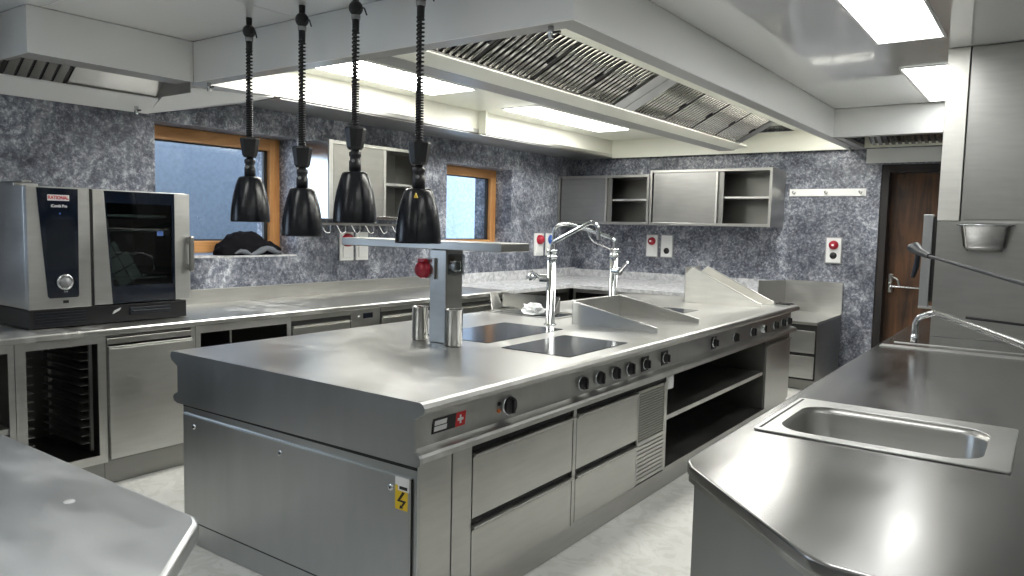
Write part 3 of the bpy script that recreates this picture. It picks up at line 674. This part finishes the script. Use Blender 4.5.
for yy in (a + .07, b - .055):
    for xx in (-4.50, -5.02): obj('rack_upright', MB().box(xx, xx + .02, yy - .008, yy + .008, .22, .85), 'steel_light', t)
    for k in range(12):
        z = .26 + k * .049; s_ = 1 if yy < 1.9 else -1
        obj('tray_runner', MB().box(-5.0, -4.50, yy, yy + s_ * .05, z, z + .003).box(-5.0, -4.50, yy, yy + s_ * .003, z, z + .016), 'steel', t)
plinth(t, a, b)
a, b = 2.128, 2.685
t = thing('door_cabinet', (-4.8, 2.4, 0), 'steel base cabinet with one plain closed door, right of the tray rack', 'cabinet')
obj('body', carc(MB(), a, b), 'steel_shaded', t)
obj('rail', MB().box(CXF, CXF + .014, a, b - .03, .845, .88), 'steel', t, .002)
obj('door', MB().box(CXF + .001, CXF + .022, a + .008, b - .03, .165, .818).box(CXF + .001, CXF + .022, a + .008, b - .03, .818, .832), 'steel_light', t, .002)
obj('upright', MB().box(CXF, CXF + .006, b - .028, b, .15, .90), 'steel_light', t); plinth(t, a, b)
a, b = 2.688, 3.43
t = thing('open_cabinet', (-4.8, 3.06, 0), 'open-fronted steel base cabinet with a dark inside, below the big window', 'cabinet')
obj('body', carc(MB(), a, b), 'steel_shaded', t); obj('face_frame', frame_(MB(), a, b, .15, .90, .035, top=.05), 'steel_light', t)
obj('divider', MB().box(-5.1, CXF - .02, 2.95, 2.965, .17, .88), 'steel_dark', t); plinth(t, a, b)
def drawer_unit(a, b, label, n=3):
    t = thing('drawer_cabinet', (-4.8, (a + b) / 2, 0), label, 'cabinet')
    obj('body', MB().box(-5.2, CXF - .022, a, b, .15, .90), 'steel_dark', t)
    obj('drawer_gap_shade', MB().box(CXF - .021, CXF - .012, a, b, .16, .88), 'dark_joint_shade', t)  # near-black sheet in place of shade behind the drawer fronts
    obj('top_rail', MB().box(CXF - .02, CXF + .004, a, b, .862, .90), 'steel', t, .002)
    h = (.84 - .16) / n
    for k in range(n):
        z = .16 + k * h; obj('drawer', MB().box(CXF - .011, CXF + .010, a + .01, b - .015, z, z + h - .030).prism([(CXF - .011, z + h - .030), (CXF + .010, z + h - .030), (CXF + .02, z + h - .02), (CXF + .02, z + h - .014), (CXF - .011, z + h - .014)], 'y', a + .01, b - .015), 'steel', t, .0015)
    plinth(t, a, b); return t
drawer_unit(3.433, 4.0, 'steel drawer cabinet left of the small black display on the window side')
t = thing('cooling_cabinet', (-4.8, 4.15, 0), 'steel cooling cabinet front with a small black display, on the window side', 'cabinet')
obj('body', MB().box(-5.2, CXF, 4.003, 4.315, .15, .90), 'steel', t, .003)
obj('display', MB().box(CXF, CXF + .004, 4.13, 4.23, .823, .865), 'display', t)
obj('switch', MB().box(CXF, CXF + .005, 4.075, 4.095, .838, .852), 'white_plastic', t); plinth(t, 4.003, 4.315)
drawer_unit(4.318, 5.1, 'steel drawer cabinet just right of the small black display, seen past the left beaker')
drawer_unit(5.103, 6.05, 'steel drawer cabinet below the small window, seen right of the shelf post')
def back_unit(name, x0, x1, y0, y1, label, front):
    t = thing(name, ((x0 + x1) / 2, (y0 + y1) / 2, 0), label, 'cabinet')
    if front == 'x':
        obj('body', carc(MB(), y0, y1, .15, .898, x1), 'steel_shaded', t); obj('face_frame', frame_(MB(), y0, y1, .15, .898, .03, x1), 'steel', t)
        obj('plinth', MB().box(x0, x1 - .05, y0, y1, .002, .149), 'steel_dark', t)
    else:
        m = MB().box(x0, x0 + .018, y0, y1, .15, .898).box(x1 - .018, x1, y0, y1, .15, .898).box(x0, x1, y0, y1, .15, .168).box(x0, x1, y1 - .018, y1, .168, .898).box(x0, x1, y0, y1, .88, .898)
        obj('body', m, 'steel_shaded', t)
        obj('face_frame', MB().box(x0, x0 + .03, y0 - .006, y0, .15, .898).box(x1 - .03, x1, y0 - .006, y0, .15, .898).box(x0 + .03, x1 - .03, y0 - .006, y0, .855, .898), 'steel', t)
        obj('shelf', MB().box(x0 + .02, x1 - .02, y0 + .02, y1 - .02, .5, .515), 'steel_dark', t)
        obj('plinth', MB().box(x0, x1, y0 + .05, y1, .002, .149), 'steel_dark', t)
back_unit('open_cabinet', -5.2, -4.43, 6.055, 7.27, 'open steel cabinet under the stone-look worktop, by the corner', 'x')
back_unit('open_cabinet', -4.38, -3.45, 7.29, 8.7, 'open steel cabinet on the back wall just right of the corner', 'y')
back_unit('open_cabinet', -3.447, -2.52, 7.29, 8.7, 'open steel cabinet on the back wall behind the tall splash guard', 'y')

# ------------------------------------------------------------------ combi oven
OXF, OA, OB = -4.585, 1.80, 2.755
ov = thing('combi_oven', (-4.9, 2.28, T + .001), 'steel combi oven with a dark glass control panel and glass door, on the worktop', 'oven')
obj('body', MB().box(-5.20, OXF - .04, OA, 2.135, 1.055, 1.745).box(-5.20, -5.17, 2.135, OB, 1.055, 1.745).box(-5.17, OXF - .04, 2.135, OB, 1.055, 1.09).box(-5.17, OXF - .04, 2.135, OB, 1.715, 1.745).box(-5.17, OXF - .04, OB - .06, OB, 1.09, 1.715), 'steel_light', ov, .004)
obj('cavity', MB().box(-5.168, -5.15, 2.137, OB - .062, 1.092, 1.713).box(-5.15, OXF - .045, 2.137, 2.15, 1.092, 1.713).box(-5.15, OXF - .045, OB - .075, OB - .062, 1.092, 1.713).box(-5.15, OXF - .045, 2.15, OB - .075, 1.092, 1.10).box(-5.15, OXF - .045, 2.15, OB - .075, 1.705, 1.713), 'steel_shaded', ov)
fp = MB().prism([(OXF - .04, 1.0551), (OXF - .004, 1.055), (OXF, 1.06), (OXF, 1.74), (OXF - .004, 1.745), (OXF - .04, 1.745)], 'y', OA, 2.132)
obj('front_panel', fp, 'steel_light', ov)
base = obj('base', MB().box(-5.16, OXF - .01, OA + .0, OB - .02, T + .005, 1.050), 'black', ov, .004)
m = MB()
for k in range(5): m.box(OXF - .011, OXF - .002, OA + .03, 2.10, .962 + k * .016, .969 + k * .016)
obj('base_grille', m, 'black_blue', base)
obj('base_tray', MB().box(OXF - .011, OXF + .004, 2.36, 2.62, .985, 1.03).box(OXF + .004, OXF + .012, 2.37, 2.61, 1.0, 1.012), 'black_blue', base, .003)
obj('base_clip', MB().hexa([(OXF, 2.25, 1.0), (OXF, 2.29, 1.02), (OXF, 2.30, 1.035), (OXF, 2.26, 1.018)], [(OXF + .012, 2.25, 1.0), (OXF + .012, 2.29, 1.02), (OXF + .012, 2.30, 1.035), (OXF + .012, 2.26, 1.018)]), 'white_plastic', base)
obj('foot', MB().box(-5.1, -5.06, OA + .03, OA + .07, T + .001, T + .006).box(-4.66, -4.62, OA + .03, OA + .07, T + .001, T + .006).box(-5.1, -5.06, OB - .09, OB - .05, T + .001, T + .006).box(-4.66, -4.62, OB - .09, OB - .05, T + .001, T + .006), 'black', base)
def hx(x0, x1, pts): return MB().prism(pts, 'x', x0, x1)
pn = obj('control_panel', hx(OXF, OXF + .004, [(1.905, 1.115), (2.055, 1.115), (2.062, 1.125), (2.068, 1.737), (1.850, 1.737), (1.895, 1.125)]), 'navy_glass', ov)
obj('screen', MB().box(OXF + .004, OXF + .0045, 1.895, 2.045, 1.29, 1.56), 'screen', pn)
kn = obj('dial', MB().lathe((OXF + .004, 1.985, 1.205), [(.046, 0), (.046, .010), (.040, .014), (.030, .014), (.030, .008)], 32, 'x'), 'chrome', pn)
obj('dial_cap', MB().lathe((OXF + .004, 1.985, 1.205), [(.029, .008), (.026, .020), (.001, .022)], 28, 'x').lathe((OXF + .026, 1.985, 1.205), [(.013, 0), (.013, .003), (.001, .003)], 20, 'x'), 'grey_plastic', ov)
obj('brand_plate', MB().box(OXF + .004, OXF + .0048, 1.905, 2.020, 1.667, 1.700), 'white_label', pn)
text('brand_lettering', 'RATIONAL', .027, 'red_label', pn, face_px(OXF + .0052, 1.9625, 1.6835), sx=.82)
text('model_lettering', 'iCombi Pro', .022, 'white_label', pn, face_px(OXF + .0048, 1.965, 1.637), sx=.82)
obj('small_symbol', MB().box(OXF + .004, OXF + .0045, 1.965, 1.973, 1.59, 1.60), 'blue_label', pn)
text('dial_lettering', 'A/B', .014, 'grey_plastic', pn, face_px(OXF + .0048, 1.99, 1.150))
obj('usb_flap', MB().box(OXF, OXF + .002, 1.975, 2.005, 1.083, 1.100), 'black', ov)
# door
dr_ = MB()
DT = OXF + .002
dr_.prism([(2.150, 1.06), (2.255, 1.06), (2.215, 1.737), (2.150, 1.74)], 'x', DT - .038, DT)
door = obj('door', dr_, 'steel_light', ov, .002)
obj('door_stile', MB().box(DT - .038, DT, 2.655, OB + .003, 1.06, 1.74), 'steel_light', door, .002)
obj('door_glass', hx(DT - .012, DT - .006, [(2.255, 1.10), (2.655, 1.10), (2.655, 1.70), (2.217, 1.70)]), 'oven_glass', door)
obj('door_glass_border', hx(DT - .011, DT - .001, [(2.256, 1.062), (2.654, 1.062), (2.654, 1.165), (2.250, 1.165)]), 'navy_glass', door)
obj('door_glass_border', hx(DT - .011, DT - .001, [(2.215, 1.665), (2.654, 1.665), (2.654, 1.737), (2.212, 1.737)]), 'navy_glass', door)
obj('door_glass_border', hx(DT - .011, DT - .0012, [(2.250, 1.165), (2.262, 1.165), (2.228, 1.665), (2.218, 1.665)]).box(DT - .011, DT - .0012, 2.636, 2.654, 1.165, 1.665), 'navy_glass', door)
obj('door_handle', MB().box(DT + .03, DT + .050, 2.728, 2.762, 1.240, 1.470), 'steel_dark', door, .010, 4)
obj('door_handle_mount', MB().box(DT, DT + .032, 2.732, 2.758, 1.42, 1.465).box(DT, DT + .032, 2.732, 2.758, 1.25, 1.29), 'steel', door, .003)
obj('door_edge_gap', MB().box(OXF - .039, OXF - .002, 2.134, 2.148, 1.057, 1.743), 'dark_joint_shade', ov)
for z in (1.22, 1.50, 1.58):
    rk = MB()
    for k in range(2): rk.tube([(-4.70 - k * .35, 2.16, z), (-4.70 - k * .35, 2.67, z)], .004, 8)
    for k in range(7): rk.tube([(-4.70, 2.20 + k * .07, z), (-5.05, 2.20 + k * .07, z)], .0025, 6)
    obj('oven_rack', rk, 'chrome', ov)
obj('rack_band', MB().box(-4.668, -4.66, 2.24, 2.64, 1.585, 1.60).box(-4.668, -4.66, 2.25, 2.64, 1.20, 1.212), 'steel_light', ov)
u, v_ = Vector((0, .88, .475)), Vector((0, -.475, .88)); c = Vector((-4.64, 2.34, 1.30))
def lq(a_, b_): p = c + u * a_ + v_ * b_; return p
lf = MB()
for (p, q, r_, s_) in ((-.075, -.004, -.13, -.04), (.004, .07, -.13, -.04), (-.075, -.004, -.03, .05), (.004, .07, -.03, .05), (-.075, -.004, .06, .14), (.004, .03, .06, .14)):
    P4 = [lq(p, r_), lq(q, r_), lq(q, s_), lq(p, s_)]; lf.hexa(P4, [x + Vector((.002, 0, 0)) for x in P4])
obj('leaflet', lf, 'paper', ov)
obj('glass_sticker', MB().box(DT - .006, DT - .0055, 2.54, 2.58, 1.47, 1.50), 'blue_label', door)
obj('exhaust_cap', MB().box(-5.0, -4.80, 1.66 + .16, 1.95, 1.746, 1.765).box(-4.98, -4.66, 1.81, 1.86, 1.765, 1.775), 'steel_light', ov, .004)

# jacket on the big window sill
bm = bmesh.new(); bmesh.ops.create_icosphere(bm, subdivisions=5, radius=1)
from mathutils import noise as mn
for v in bm.verts:
    n = v.co.copy(); q = mn.fractal(n * 1.6, 1, 2, 4); r_ = mn.noise(n * 4.2)
    hh = max(0, n.z + .15) * (.160 * (1 - .35 * max(0, n.y)) + .03 * q) + .018 * r_ * (n.z > 0)
    v.co = Vector((-5.36 + n.x * (.10 + .015 * q), 3.74 + n.y * (.30 + .03 * q), 1.301 + max(0, hh)))
me = bpy.data.meshes.new('jacket'); bm.to_mesh(me); bm.free()
for p in me.polygons: p.use_smooth = True
jk = link('jacket', me, 'cloth'); tag(jk, 'crumpled black jacket lying on the sill of the big window', 'jacket')
lin_ = MB()
pts = [(-5.262, 3.55 + .05 * k, 1.315 + .02 * math.sin(k * 1.3) + .02 * (k > 3)) for k in range(10)]
lo = obj('lining', MB().tube(pts, [.006, .018, .020, .014, .022, .028, .020, .025, .018, .006], 8), 'cloth_grey', jk)

# ------------------------------------------------------------------ wall cabinets
def wall_cab_back(x0, x1, z0, z1, depth, label, split):
    y0 = YB - depth; t = thing('wall_cabinet', ((x0 + x1) / 2, YB - depth / 2, z0), label, 'wall cabinet', 'wall cabinets on the back wall')
    s = .03
    obj('body', MB().box(x0, x0 + s, y0, YB - .003, z0, z1).box(x1 - s, x1, y0, YB - .003, z0, z1).box(x0 + s, x1 - s, y0, YB - .003, z1 - s, z1).box(x0 + s, x1 - s, y0, YB - .003, z0, z0 + s), 'steel', t, .002)
    obj('back_panel', MB().box(x0 + s, x1 - s, YB - .02, YB - .004, z0 + s, z1 - s), 'steel_shaded', t)
    obj('sliding_door', MB().box(x0 + s + .015, split, y0 + .015, y0 + .028, z0 + s + .002, z1 - s - .002).box(x0 + s + .015, x0 + s + .03, y0 + .012, y0 + .015, z0 + s, z1 - s), 'steel_mid', t)
    obj('door_edge', MB().box(split - .02, split, y0 + .006, y0 + .015, z0 + s, z1 - s), 'steel_light', t)
    obj('inner_door', MB().box(x0 + s + .1, split + .06, y0 + .04, y0 + .05, z0 + s + .002, z1 - s - .002), 'steel_dark', t)
    obj('shelf', MB().box(x0 + s, x1 - s, y0 + .06, YB - .02, (z0 + z1) / 2 - .01, (z0 + z1) / 2 + .012), 'steel_light', t)
wall_cab_back(-5.245, -3.965, 1.632, 2.232, .49, 'steel wall cabinet nearer the room corner, left one of the pair on the back wall', -4.54)
wall_cab_back(-3.955, -2.515, 1.634, 2.277, .49, 'steel wall cabinet at the right of the pair on the back wall, nearer the door', -3.125)
x0, y0, y1, z0, z1 = -4.90, 4.19, 5.32, 1.61, 2.262
t = thing('wall_cabinet', (-5.07, 4.7, z0), 'steel wall cabinet between the two windows, behind the heat lamps', 'wall cabinet')
obj('body', MB().box(XW + .002, x0, y0, y0 + .02, z0, z1).box(XW + .002, x0, y1 - .02, y1, z0, z1).box(XW + .002, x0, y0 + .02, y1 - .02, z1 - .03, z1).box(XW + .002, x0, y0 + .02, y1 - .02, z0, z0 + .03), 'steel_mirror', t, .002)
obj('back_panel', MB().box(XW + .003, XW + .012, y0 + .02, y1 - .02, z0 + .03, z1 - .03), 'steel_shaded', t)
obj('front_stile', MB().box(x0 - .015, x0 + .002, y0, y0 + .045, z0, z1), 'steel_light', t)
obj('sliding_door', MB().box(x0 - .025, x0 - .012, y0 + .06, y0 + .66, z0 + .032, z1 - .032), 'steel', t)
obj('door_edge', MB().box(x0 - .011, x0 - .004, y0 + .63, y0 + .66, z0 + .032, z1 - .032), 'steel_light', t)
obj('shelf', MB().box(XW + .02, x0 - .04, y0 + .03, y1 - .03, 1.925, 1.945), 'steel_light', t)

t = thing('utensil_rail', (-5.1, 4.8, 1.50), 'chrome rail with hanging clips below the wall cabinet between the windows', 'rail')
obj('bar', MB().box(-5.10, -5.08, 4.20, 5.45, 1.555, 1.575).box(-5.245, -5.10, 4.3, 4.33, 1.555, 1.575).box(-5.245, -5.10, 5.3, 5.33, 1.555, 1.575), 'steel_light', t)
for k in range(7):
    y = 4.27 + k * .17
    obj('clip', MB().tube(arc([(-5.09, y, 1.56), (-5.09, y + .05, 1.49), (-5.09, y + .10, 1.49), (-5.09, y + .10, 1.56)], .03), .008, 8), 'chrome', t)
# coat rail on the back wall
t = thing('hook_rail', (-2.05, YB - .01, 1.99), 'pale rail with three hooks on the back wall left of the door', 'hook rail')
obj('board', MB().box(-2.46, -1.665, YB - .018, YB - .003, 1.985, 2.065), 'white_panel', t, .002)
for x in (-2.42, -2.08, -1.73):
    obj('hook', MB().tube(arc([(x, YB - .02, 2.04), (x, YB - .06, 2.03), (x + .03, YB - .075, 2.0), (x + .035, YB - .07, 2.03)], .02), .006, 8), 'steel_dark', t)

# sockets
def socket_back(xc, zc, w, h, label, red, black, cat='socket'):
    t = thing('wall_socket', (xc, YB - .003, zc - h / 2), label, cat, 'wall sockets')
    obj('plate', MB().box(xc - w / 2, xc + w / 2, YB - .022, YB - .003, zc - h / 2, zc + h / 2), 'grey_plastic', t, .004)
    obj('inner_plate', MB().box(xc - w / 2 + .012, xc + w / 2 - .012, YB - .026, YB - .022, zc - h / 2 + .012, zc + h / 2 - .012), 'white_plastic', t, .002)
    if red: obj('red_cover', MB().lathe((xc, YB - .026, zc + h * .2), [(.001, -.05), (.02, -.048), (.045, -.03), (.05, 0)], 24, 'y'), 'red_plastic', t); obj('cover_mark', MB().box(xc - .012, xc + .012, YB - .078, YB - .075, zc + h * .2 - .01, zc + h * .2 + .01), 'white_label', t)
    if black: obj('black_outlet', MB().lathe((xc, YB - .026, zc - h * .2), [(.001, -.012), (.032, -.012), (.038, 0)], 20, 'y'), 'black', t)
    else: obj('outlet', MB().box(xc - .04, xc + .04, YB - .034, YB - .026, zc - h * .38, zc - h * .05), 'white_plastic', t, .004)
    if not red: obj('switch', MB().box(xc - .035, xc + .035, YB - .034, YB - .026, zc + h * .08, zc + h * .38), 'white_plastic', t, .004)
socket_back(-4.12, 1.375, .17, .29, 'wall socket with a red cover under the back wall cabinets', True, False)
socket_back(-3.92, 1.375, .17, .29, 'wall socket with a white switch over a black outlet, beside a red-covered one', False, True)
socket_back(-1.958, 1.395, .175, .29, 'wall socket with red cover and black outlet between the splash back and the door', True, True)
def socket_left(yc, zc, w, h, label, col):
    t = thing('wall_socket', (XW + .003, yc, zc - h / 2), label, 'socket', 'wall sockets')
    obj('plate', MB().box(XW + .003, XW + .02, yc - w / 2, yc + w / 2, zc - h / 2, zc + h / 2), 'white_plastic', t, .004)
    obj('outlet', MB().box(XW + .02, XW + .034, yc - w * .34, yc + w * .34, zc - h * .40, zc + h * .0), 'white_plastic', t, .006)
    if col: obj('cover', MB().lathe((XW + .02, yc, zc + h * .22), [(.001, .07), (.03, .066), (.055, .04), (.06, 0)], 22, 'x'), col, t)
    else: obj('switch', MB().box(XW + .02, XW + .03, yc - w * .3, yc + w * .3, zc + h * .1, zc + h * .4), 'white_plastic', t, .004)
socket_left(4.685, 1.365, .16, .26, 'white wall socket with a red top, below the wall cabinet between the windows', 'red_plastic')
socket_left(4.872, 1.365, .15, .26, 'plain white wall socket right of one with a red top, below the wall cabinet', None)
socket_left(7.84, 1.36, .20, .28, 'white wall socket with a red cover in the corner right of the small window', 'red_plastic')
socket_left(8.10, 1.36, .20, .28, 'white wall socket with a blue cover in the corner right of the small window', 'blue_plastic')

# ------------------------------------------------------------------ low cabinet with splash back by the door
t = thing('low_drawer_cabinet', (-2.1, 8.2, 0), 'low steel cabinet with two drawers and a tall splash back, by the back wall', 'cabinet')
LX0, LX1, LY0, LZ = -2.45, -1.84, 7.72, .70
obj('body', MB().box(LX0, LX1 - .003, LY0 + .03, YB - .01, .10, LZ - .03), 'steel_dark', t)
obj('top', MB().box(LX0, LX1, LY0, YB - .01, LZ - .03, LZ), 'steel', t, .004)
obj('splash_back', MB().box(LX0, LX1, YB - .03, YB - .01, LZ, 1.045), 'steel_light', t)
obj('side_splash', MB().hexa([(LX0, 7.76, LZ), (LX0, YB - .03, LZ), (LX0, YB - .03, 1.04), (LX0, 7.76, 1.08)], [(LX0 + .004, 7.76, LZ), (LX0 + .004, YB - .03, LZ), (LX0 + .004, YB - .03, 1.04), (LX0 + .004, 7.76, 1.08)]), 'steel', t)
obj('drawer_gap_shade', MB().box(LX0 + .02, LX1 - .006, LY0 + .022, LY0 + .0295, .11, LZ - .031), 'dark_joint_shade', t)  # dark box painting the shade around the two drawers
for z in (.13, .385): obj('drawer', MB().box(LX0 + .03, LX1 - .02, LY0 + .008, LY0 + .03, z, z + .215).box(LX0 + .03, LX1 - .02, LY0, LY0 + .012, z + .215, z + .225), 'steel_light', t, .002)
obj('plinth', MB().box(LX0 + .02, LX1 - .03, LY0 + .08, YB - .02, .002, .10), 'steel_dark', t)

# ------------------------------------------------------------------ right-hand sink worktop
sk = thing('sink_worktop', (-.1, 4, 0), 'steel sink worktop on the right with a cut-off rounded corner', 'worktop')
outer = [(-.80, 6.38), (-.80, 2.02), (-.797, 1.975), (-.785, 1.945), (-.765, 1.915), (-.37, 1.535), (-.345, 1.517), (-.31, 1.508), (.80, 1.495), (.80, 6.38)]
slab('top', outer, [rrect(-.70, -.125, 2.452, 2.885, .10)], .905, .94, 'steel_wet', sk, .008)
slab('apron', [(-.797, 6.36), (-.797, 2.02), (-.782, 1.95), (-.36, 1.545), (-.30, 1.518), (.785, 1.505), (.785, 6.36)], [rrect(-.74, .7, 2.2, 6.2, .1)], .885, .905, 'steel', sk)
obj('body', MB().prism([(-.785, 6.3), (-.785, 2.05), (-.775, 1.975), (-.36, 1.575), (-.30, 1.55), (.76, 1.54), (.76, 1.56), (-.295, 1.57), (-.35, 1.595), (-.757, 1.985), (-.767, 2.06), (-.767, 6.3)], 'z', .10, .884), 'steel_end', sk)
obj('body_back', MB().box(-.72, .74, 6.28, 6.30, .10, .884), 'steel_end', sk)
obj('body_side', MB().box(.74, .76, 1.62, 6.30, .1, .884), 'steel_end', sk)
obj('plinth', MB().prism([(-.72, 6.2), (-.72, 2.08), (-.35, 1.66), (.7, 1.64), (.7, 6.2)], 'z', .002, .098), 'steel_dark', sk)
snk = slab('sink_rim', rrect(-.755, -.055, 2.405, 2.975, .015, 3), [rrect(-.70, -.125, 2.452, 2.885, .10)], T + .0005, T + .0065, 'steel_light', sk, .002)
# basin
loops = []
for (ins, z) in ((0, T + .003), (.006, T - .02), (.012, .78), (.03, .755), (.07, .745)):
    loops.append([(x, y, z) for x, y in rrect(-.70 + ins, -.125 - ins, 2.452 + ins, 2.885 - ins, max(.10 - ins * .3, .04))])
m = MB(); n = len(loops[0]); vs = [p for l in loops for p in l]
m.add(vs, [(i * n + k, i * n + (k + 1) % n, (i + 1) * n + (k + 1) % n, (i + 1) * n + k) for i in range(len(loops) - 1) for k in range(n)], True)
m.add(loops[-1], [tuple(range(n))])
bs = obj('basin', m, 'steel', sk)
sol = bs.modifiers.new('Solidify', 'SOLIDIFY'); sol.thickness = .002; sol.offset = 1
obj('drain', MB().lathe((-.41, 2.67, .7465), [(.001, .001), (.03, .002), (.038, .003), (.04, 0)], 24), 'chrome', sk)
obj('rim_slot', MB().hexa([(-.742, 2.43, T + .0066), (-.734, 2.43, T + .0066), (-.734, 2.95, T + .0066), (-.742, 2.95, T + .0066)], [(-.742, 2.43, T + .0075), (-.734, 2.43, T + .0075), (-.734, 2.95, T + .0075), (-.742, 2.95, T + .0075)]), 'dark_joint_shade', sk)
obj('raised_edge', MB().box(-.78, .78, 4.72, 4.80, T, T + .006).box(-.74, .76, 4.95, 4.97, T, T + .004), 'steel_light', sk, .002)

# tall unit standing on the far end of that worktop
tu = thing('tall_steel_unit', (0, 5.9, T + .001), 'tall steel unit reaching the ceiling at the right edge, behind the sink worktop', 'cabinet')
UY = 5.44
obj('upper_body', MB().box(-.485, .72, UY + .012, 6.2, 1.675, ZC - .003), 'steel', tu)
obj('upper_door', MB().box(-.482, .72, UY - .004, UY + .011, 1.685, ZC - .006), 'steel', tu, .002)
obj('corner_post', MB().box(-.612, -.492, UY, 6.2, 1.675, ZC - .003), 'steel_glare', tu, .003)  # ceiling light reflected on the post is put into its pale colour
obj('lower_panel', MB().box(-.61, .72, UY + .006, 6.2, T + .001, 1.672), 'steel', tu)
obj('ledge', MB().box(-.485, .72, UY - .012, UY + .006, 1.664, 1.676), 'steel_light', tu)
obj('side_rail', MB().box(-.70, -.645, UY + .10, UY + .14, 1.12, 1.715), 'steel_end', tu, .002)
obj('side_rail_gap', MB().box(-.645, -.612, UY + .12, UY + .16, 1.15, 1.70), 'dark_joint_shade', tu)
obj('side_rail_foot', MB().box(-.70, -.612, UY + .09, UY + .16, 1.105, 1.12), 'steel_light', tu)
# hanging pan
pan = thing('hanging_pan', (-.34, UY - .06, 1.49), 'small open chrome pan fixed under the upper panel of the tall unit', 'pan')
x0, x1, z0, z1, y1, y0 = -.49, -.20, 1.49, 1.65, UY + .004, UY - .11
loops = []
for (ins, z) in ((0, z1), (.015, z1 - .012), (.03, z0 + .03), (.055, z0)):
    loops.append([(x, y, z) for x, y in rrect(x0 + ins, x1 - ins, y0 + ins, y1 - ins * .2, .03)])
m = MB(); n = len(loops[0]); vs = [p for l in loops for p in l]
m.add(vs, [(i * n + k, i * n + (k + 1) % n, (i + 1) * n + (k + 1) % n, (i + 1) * n + k) for i in range(len(loops) - 1) for k in range(n)], True)
m.add(loops[-1], [tuple(range(n))])
b = obj('pan_body', m, 'steel_mirror', pan); sol = b.modifiers.new('Solidify', 'SOLIDIFY'); sol.thickness = .003
obj('pan_rim', MB().tube([(x0, y1, z1), (x0, y0, z1), (x1, y0, z1), (x1, y1, z1)], .005, 8), 'chrome', pan)

# swivel spout and spray lance
sp = thing('sink_tap', (.02, 3.30, T + .001), 'chrome swivel spout reaching in from the right edge over the sink worktop', 'tap')
obj('base', MB().lathe((.02, 3.30, T + .001), [(.001, 0), (.035, 0), (.035, .01), (.022, .016), (.022, .20), (.001, .20)], 24), 'chrome', sp)
obj('spout', MB().tube(arc([(.02, 3.30, 1.10), (.02, 3.30, 1.16), (-.50, 4.64, 1.165), (-.60, 4.70, 1.12), (-.60, 4.70, 1.01)], .06, 7), .017, 14), 'chrome', sp)
obj('spout_outlet', MB().lathe((-.60, 4.70, .985), [(.001, 0), (.020, 0), (.020, .045), (.001, .045)], 16), 'chrome', sp)
ln = thing('spray_lance', (.1, 3.2, T + .001), 'dark spray lance with a trigger head, pointing left in front of the door', 'spray lance')
hx_, hy, hz = -.645, 4.85, 1.487
obj('lance_tube', MB().tube(arc([(.22, 2.95, T + .002), (.22, 2.95, 1.34), (.05, 3.20, 1.38), (hx_ + .10, hy - .22, 1.468)], .12, 6), .009, 12), 'black_blue', ln)
obj('head', MB().tube([(hx_ + .10, hy - .22, 1.468), (hx_ + .04, hy - .08, 1.485), (hx_, hy, hz + .02), (hx_ - .03, hy + .03, hz + .02)], [.014, .022, .034, .022], 16), 'black_blue', ln)
obj('trigger', MB().tube([(hx_ + .02, hy - .04, 1.47), (hx_ + .015, hy - .04, 1.40), (hx_ + .0, hy - .04, 1.34)], [.014, .016, .011], 12), 'black_blue', ln)
obj('cable_on_unit', MB().tube([(-.42, UY - .004, 1.075), (-.1, UY - .004, 1.055), (.6, UY - .004, 1.03)], .008, 8), 'black', tu)

# ------------------------------------------------------------------ near worktop bottom left
nw = thing('near_worktop', (-2.2, .2, 0), 'steel worktop corner in the near left foreground', 'worktop')
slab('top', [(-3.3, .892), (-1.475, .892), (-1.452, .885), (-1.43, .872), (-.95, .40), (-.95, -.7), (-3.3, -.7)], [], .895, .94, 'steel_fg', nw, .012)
obj('body', MB().prism([(-3.22, .82), (-1.50, .82), (-1.02, .35), (-1.02, -.65), (-3.22, -.65)], 'z', .10, .893), 'steel_end', nw)
obj('plinth', MB().prism([(-3.18, .78), (-1.54, .78), (-1.06, .31), (-1.06, -.6), (-3.18, -.6)], 'z', .002, .099), 'steel_dark', nw)
obj('plug', MB().lathe((-1.76, .76, T), [(.001, .002), (.010, .002), (.012, 0)], 16), 'white_plastic', nw)

# ------------------------------------------------------------------ world and camera
wd = bpy.data.worlds.new('World'); S.world = wd; wd.use_nodes = True
bg = wd.node_tree.nodes['Background']; bg.inputs[0].default_value = (.72, .84, 1, 1); bg.inputs[1].default_value = 2.4
R = Matrix(((0.810744005, -0.0658197139, 0.5816888546), (0.5849827441, 0.0535426195, -0.8092764528), (0.0221211996, 0.9963939749, 0.0819127546)))
cam = bpy.data.cameras.new('Camera'); co = bpy.data.objects.new('Camera', cam); COL.objects.link(co)
cam.sensor_width = 36; cam.lens = 751.2 / 1024 * 36; cam.clip_start = .05
co.matrix_world = Matrix.Translation((0, 0, 1.58)) @ R.to_4x4()
S.camera = co
S.view_settings.view_transform = 'Standard'; S.view_settings.look = 'None'; S.view_settings.exposure = .95; S.view_settings.gamma = 1
S.view_settings.use_curve_mapping = False
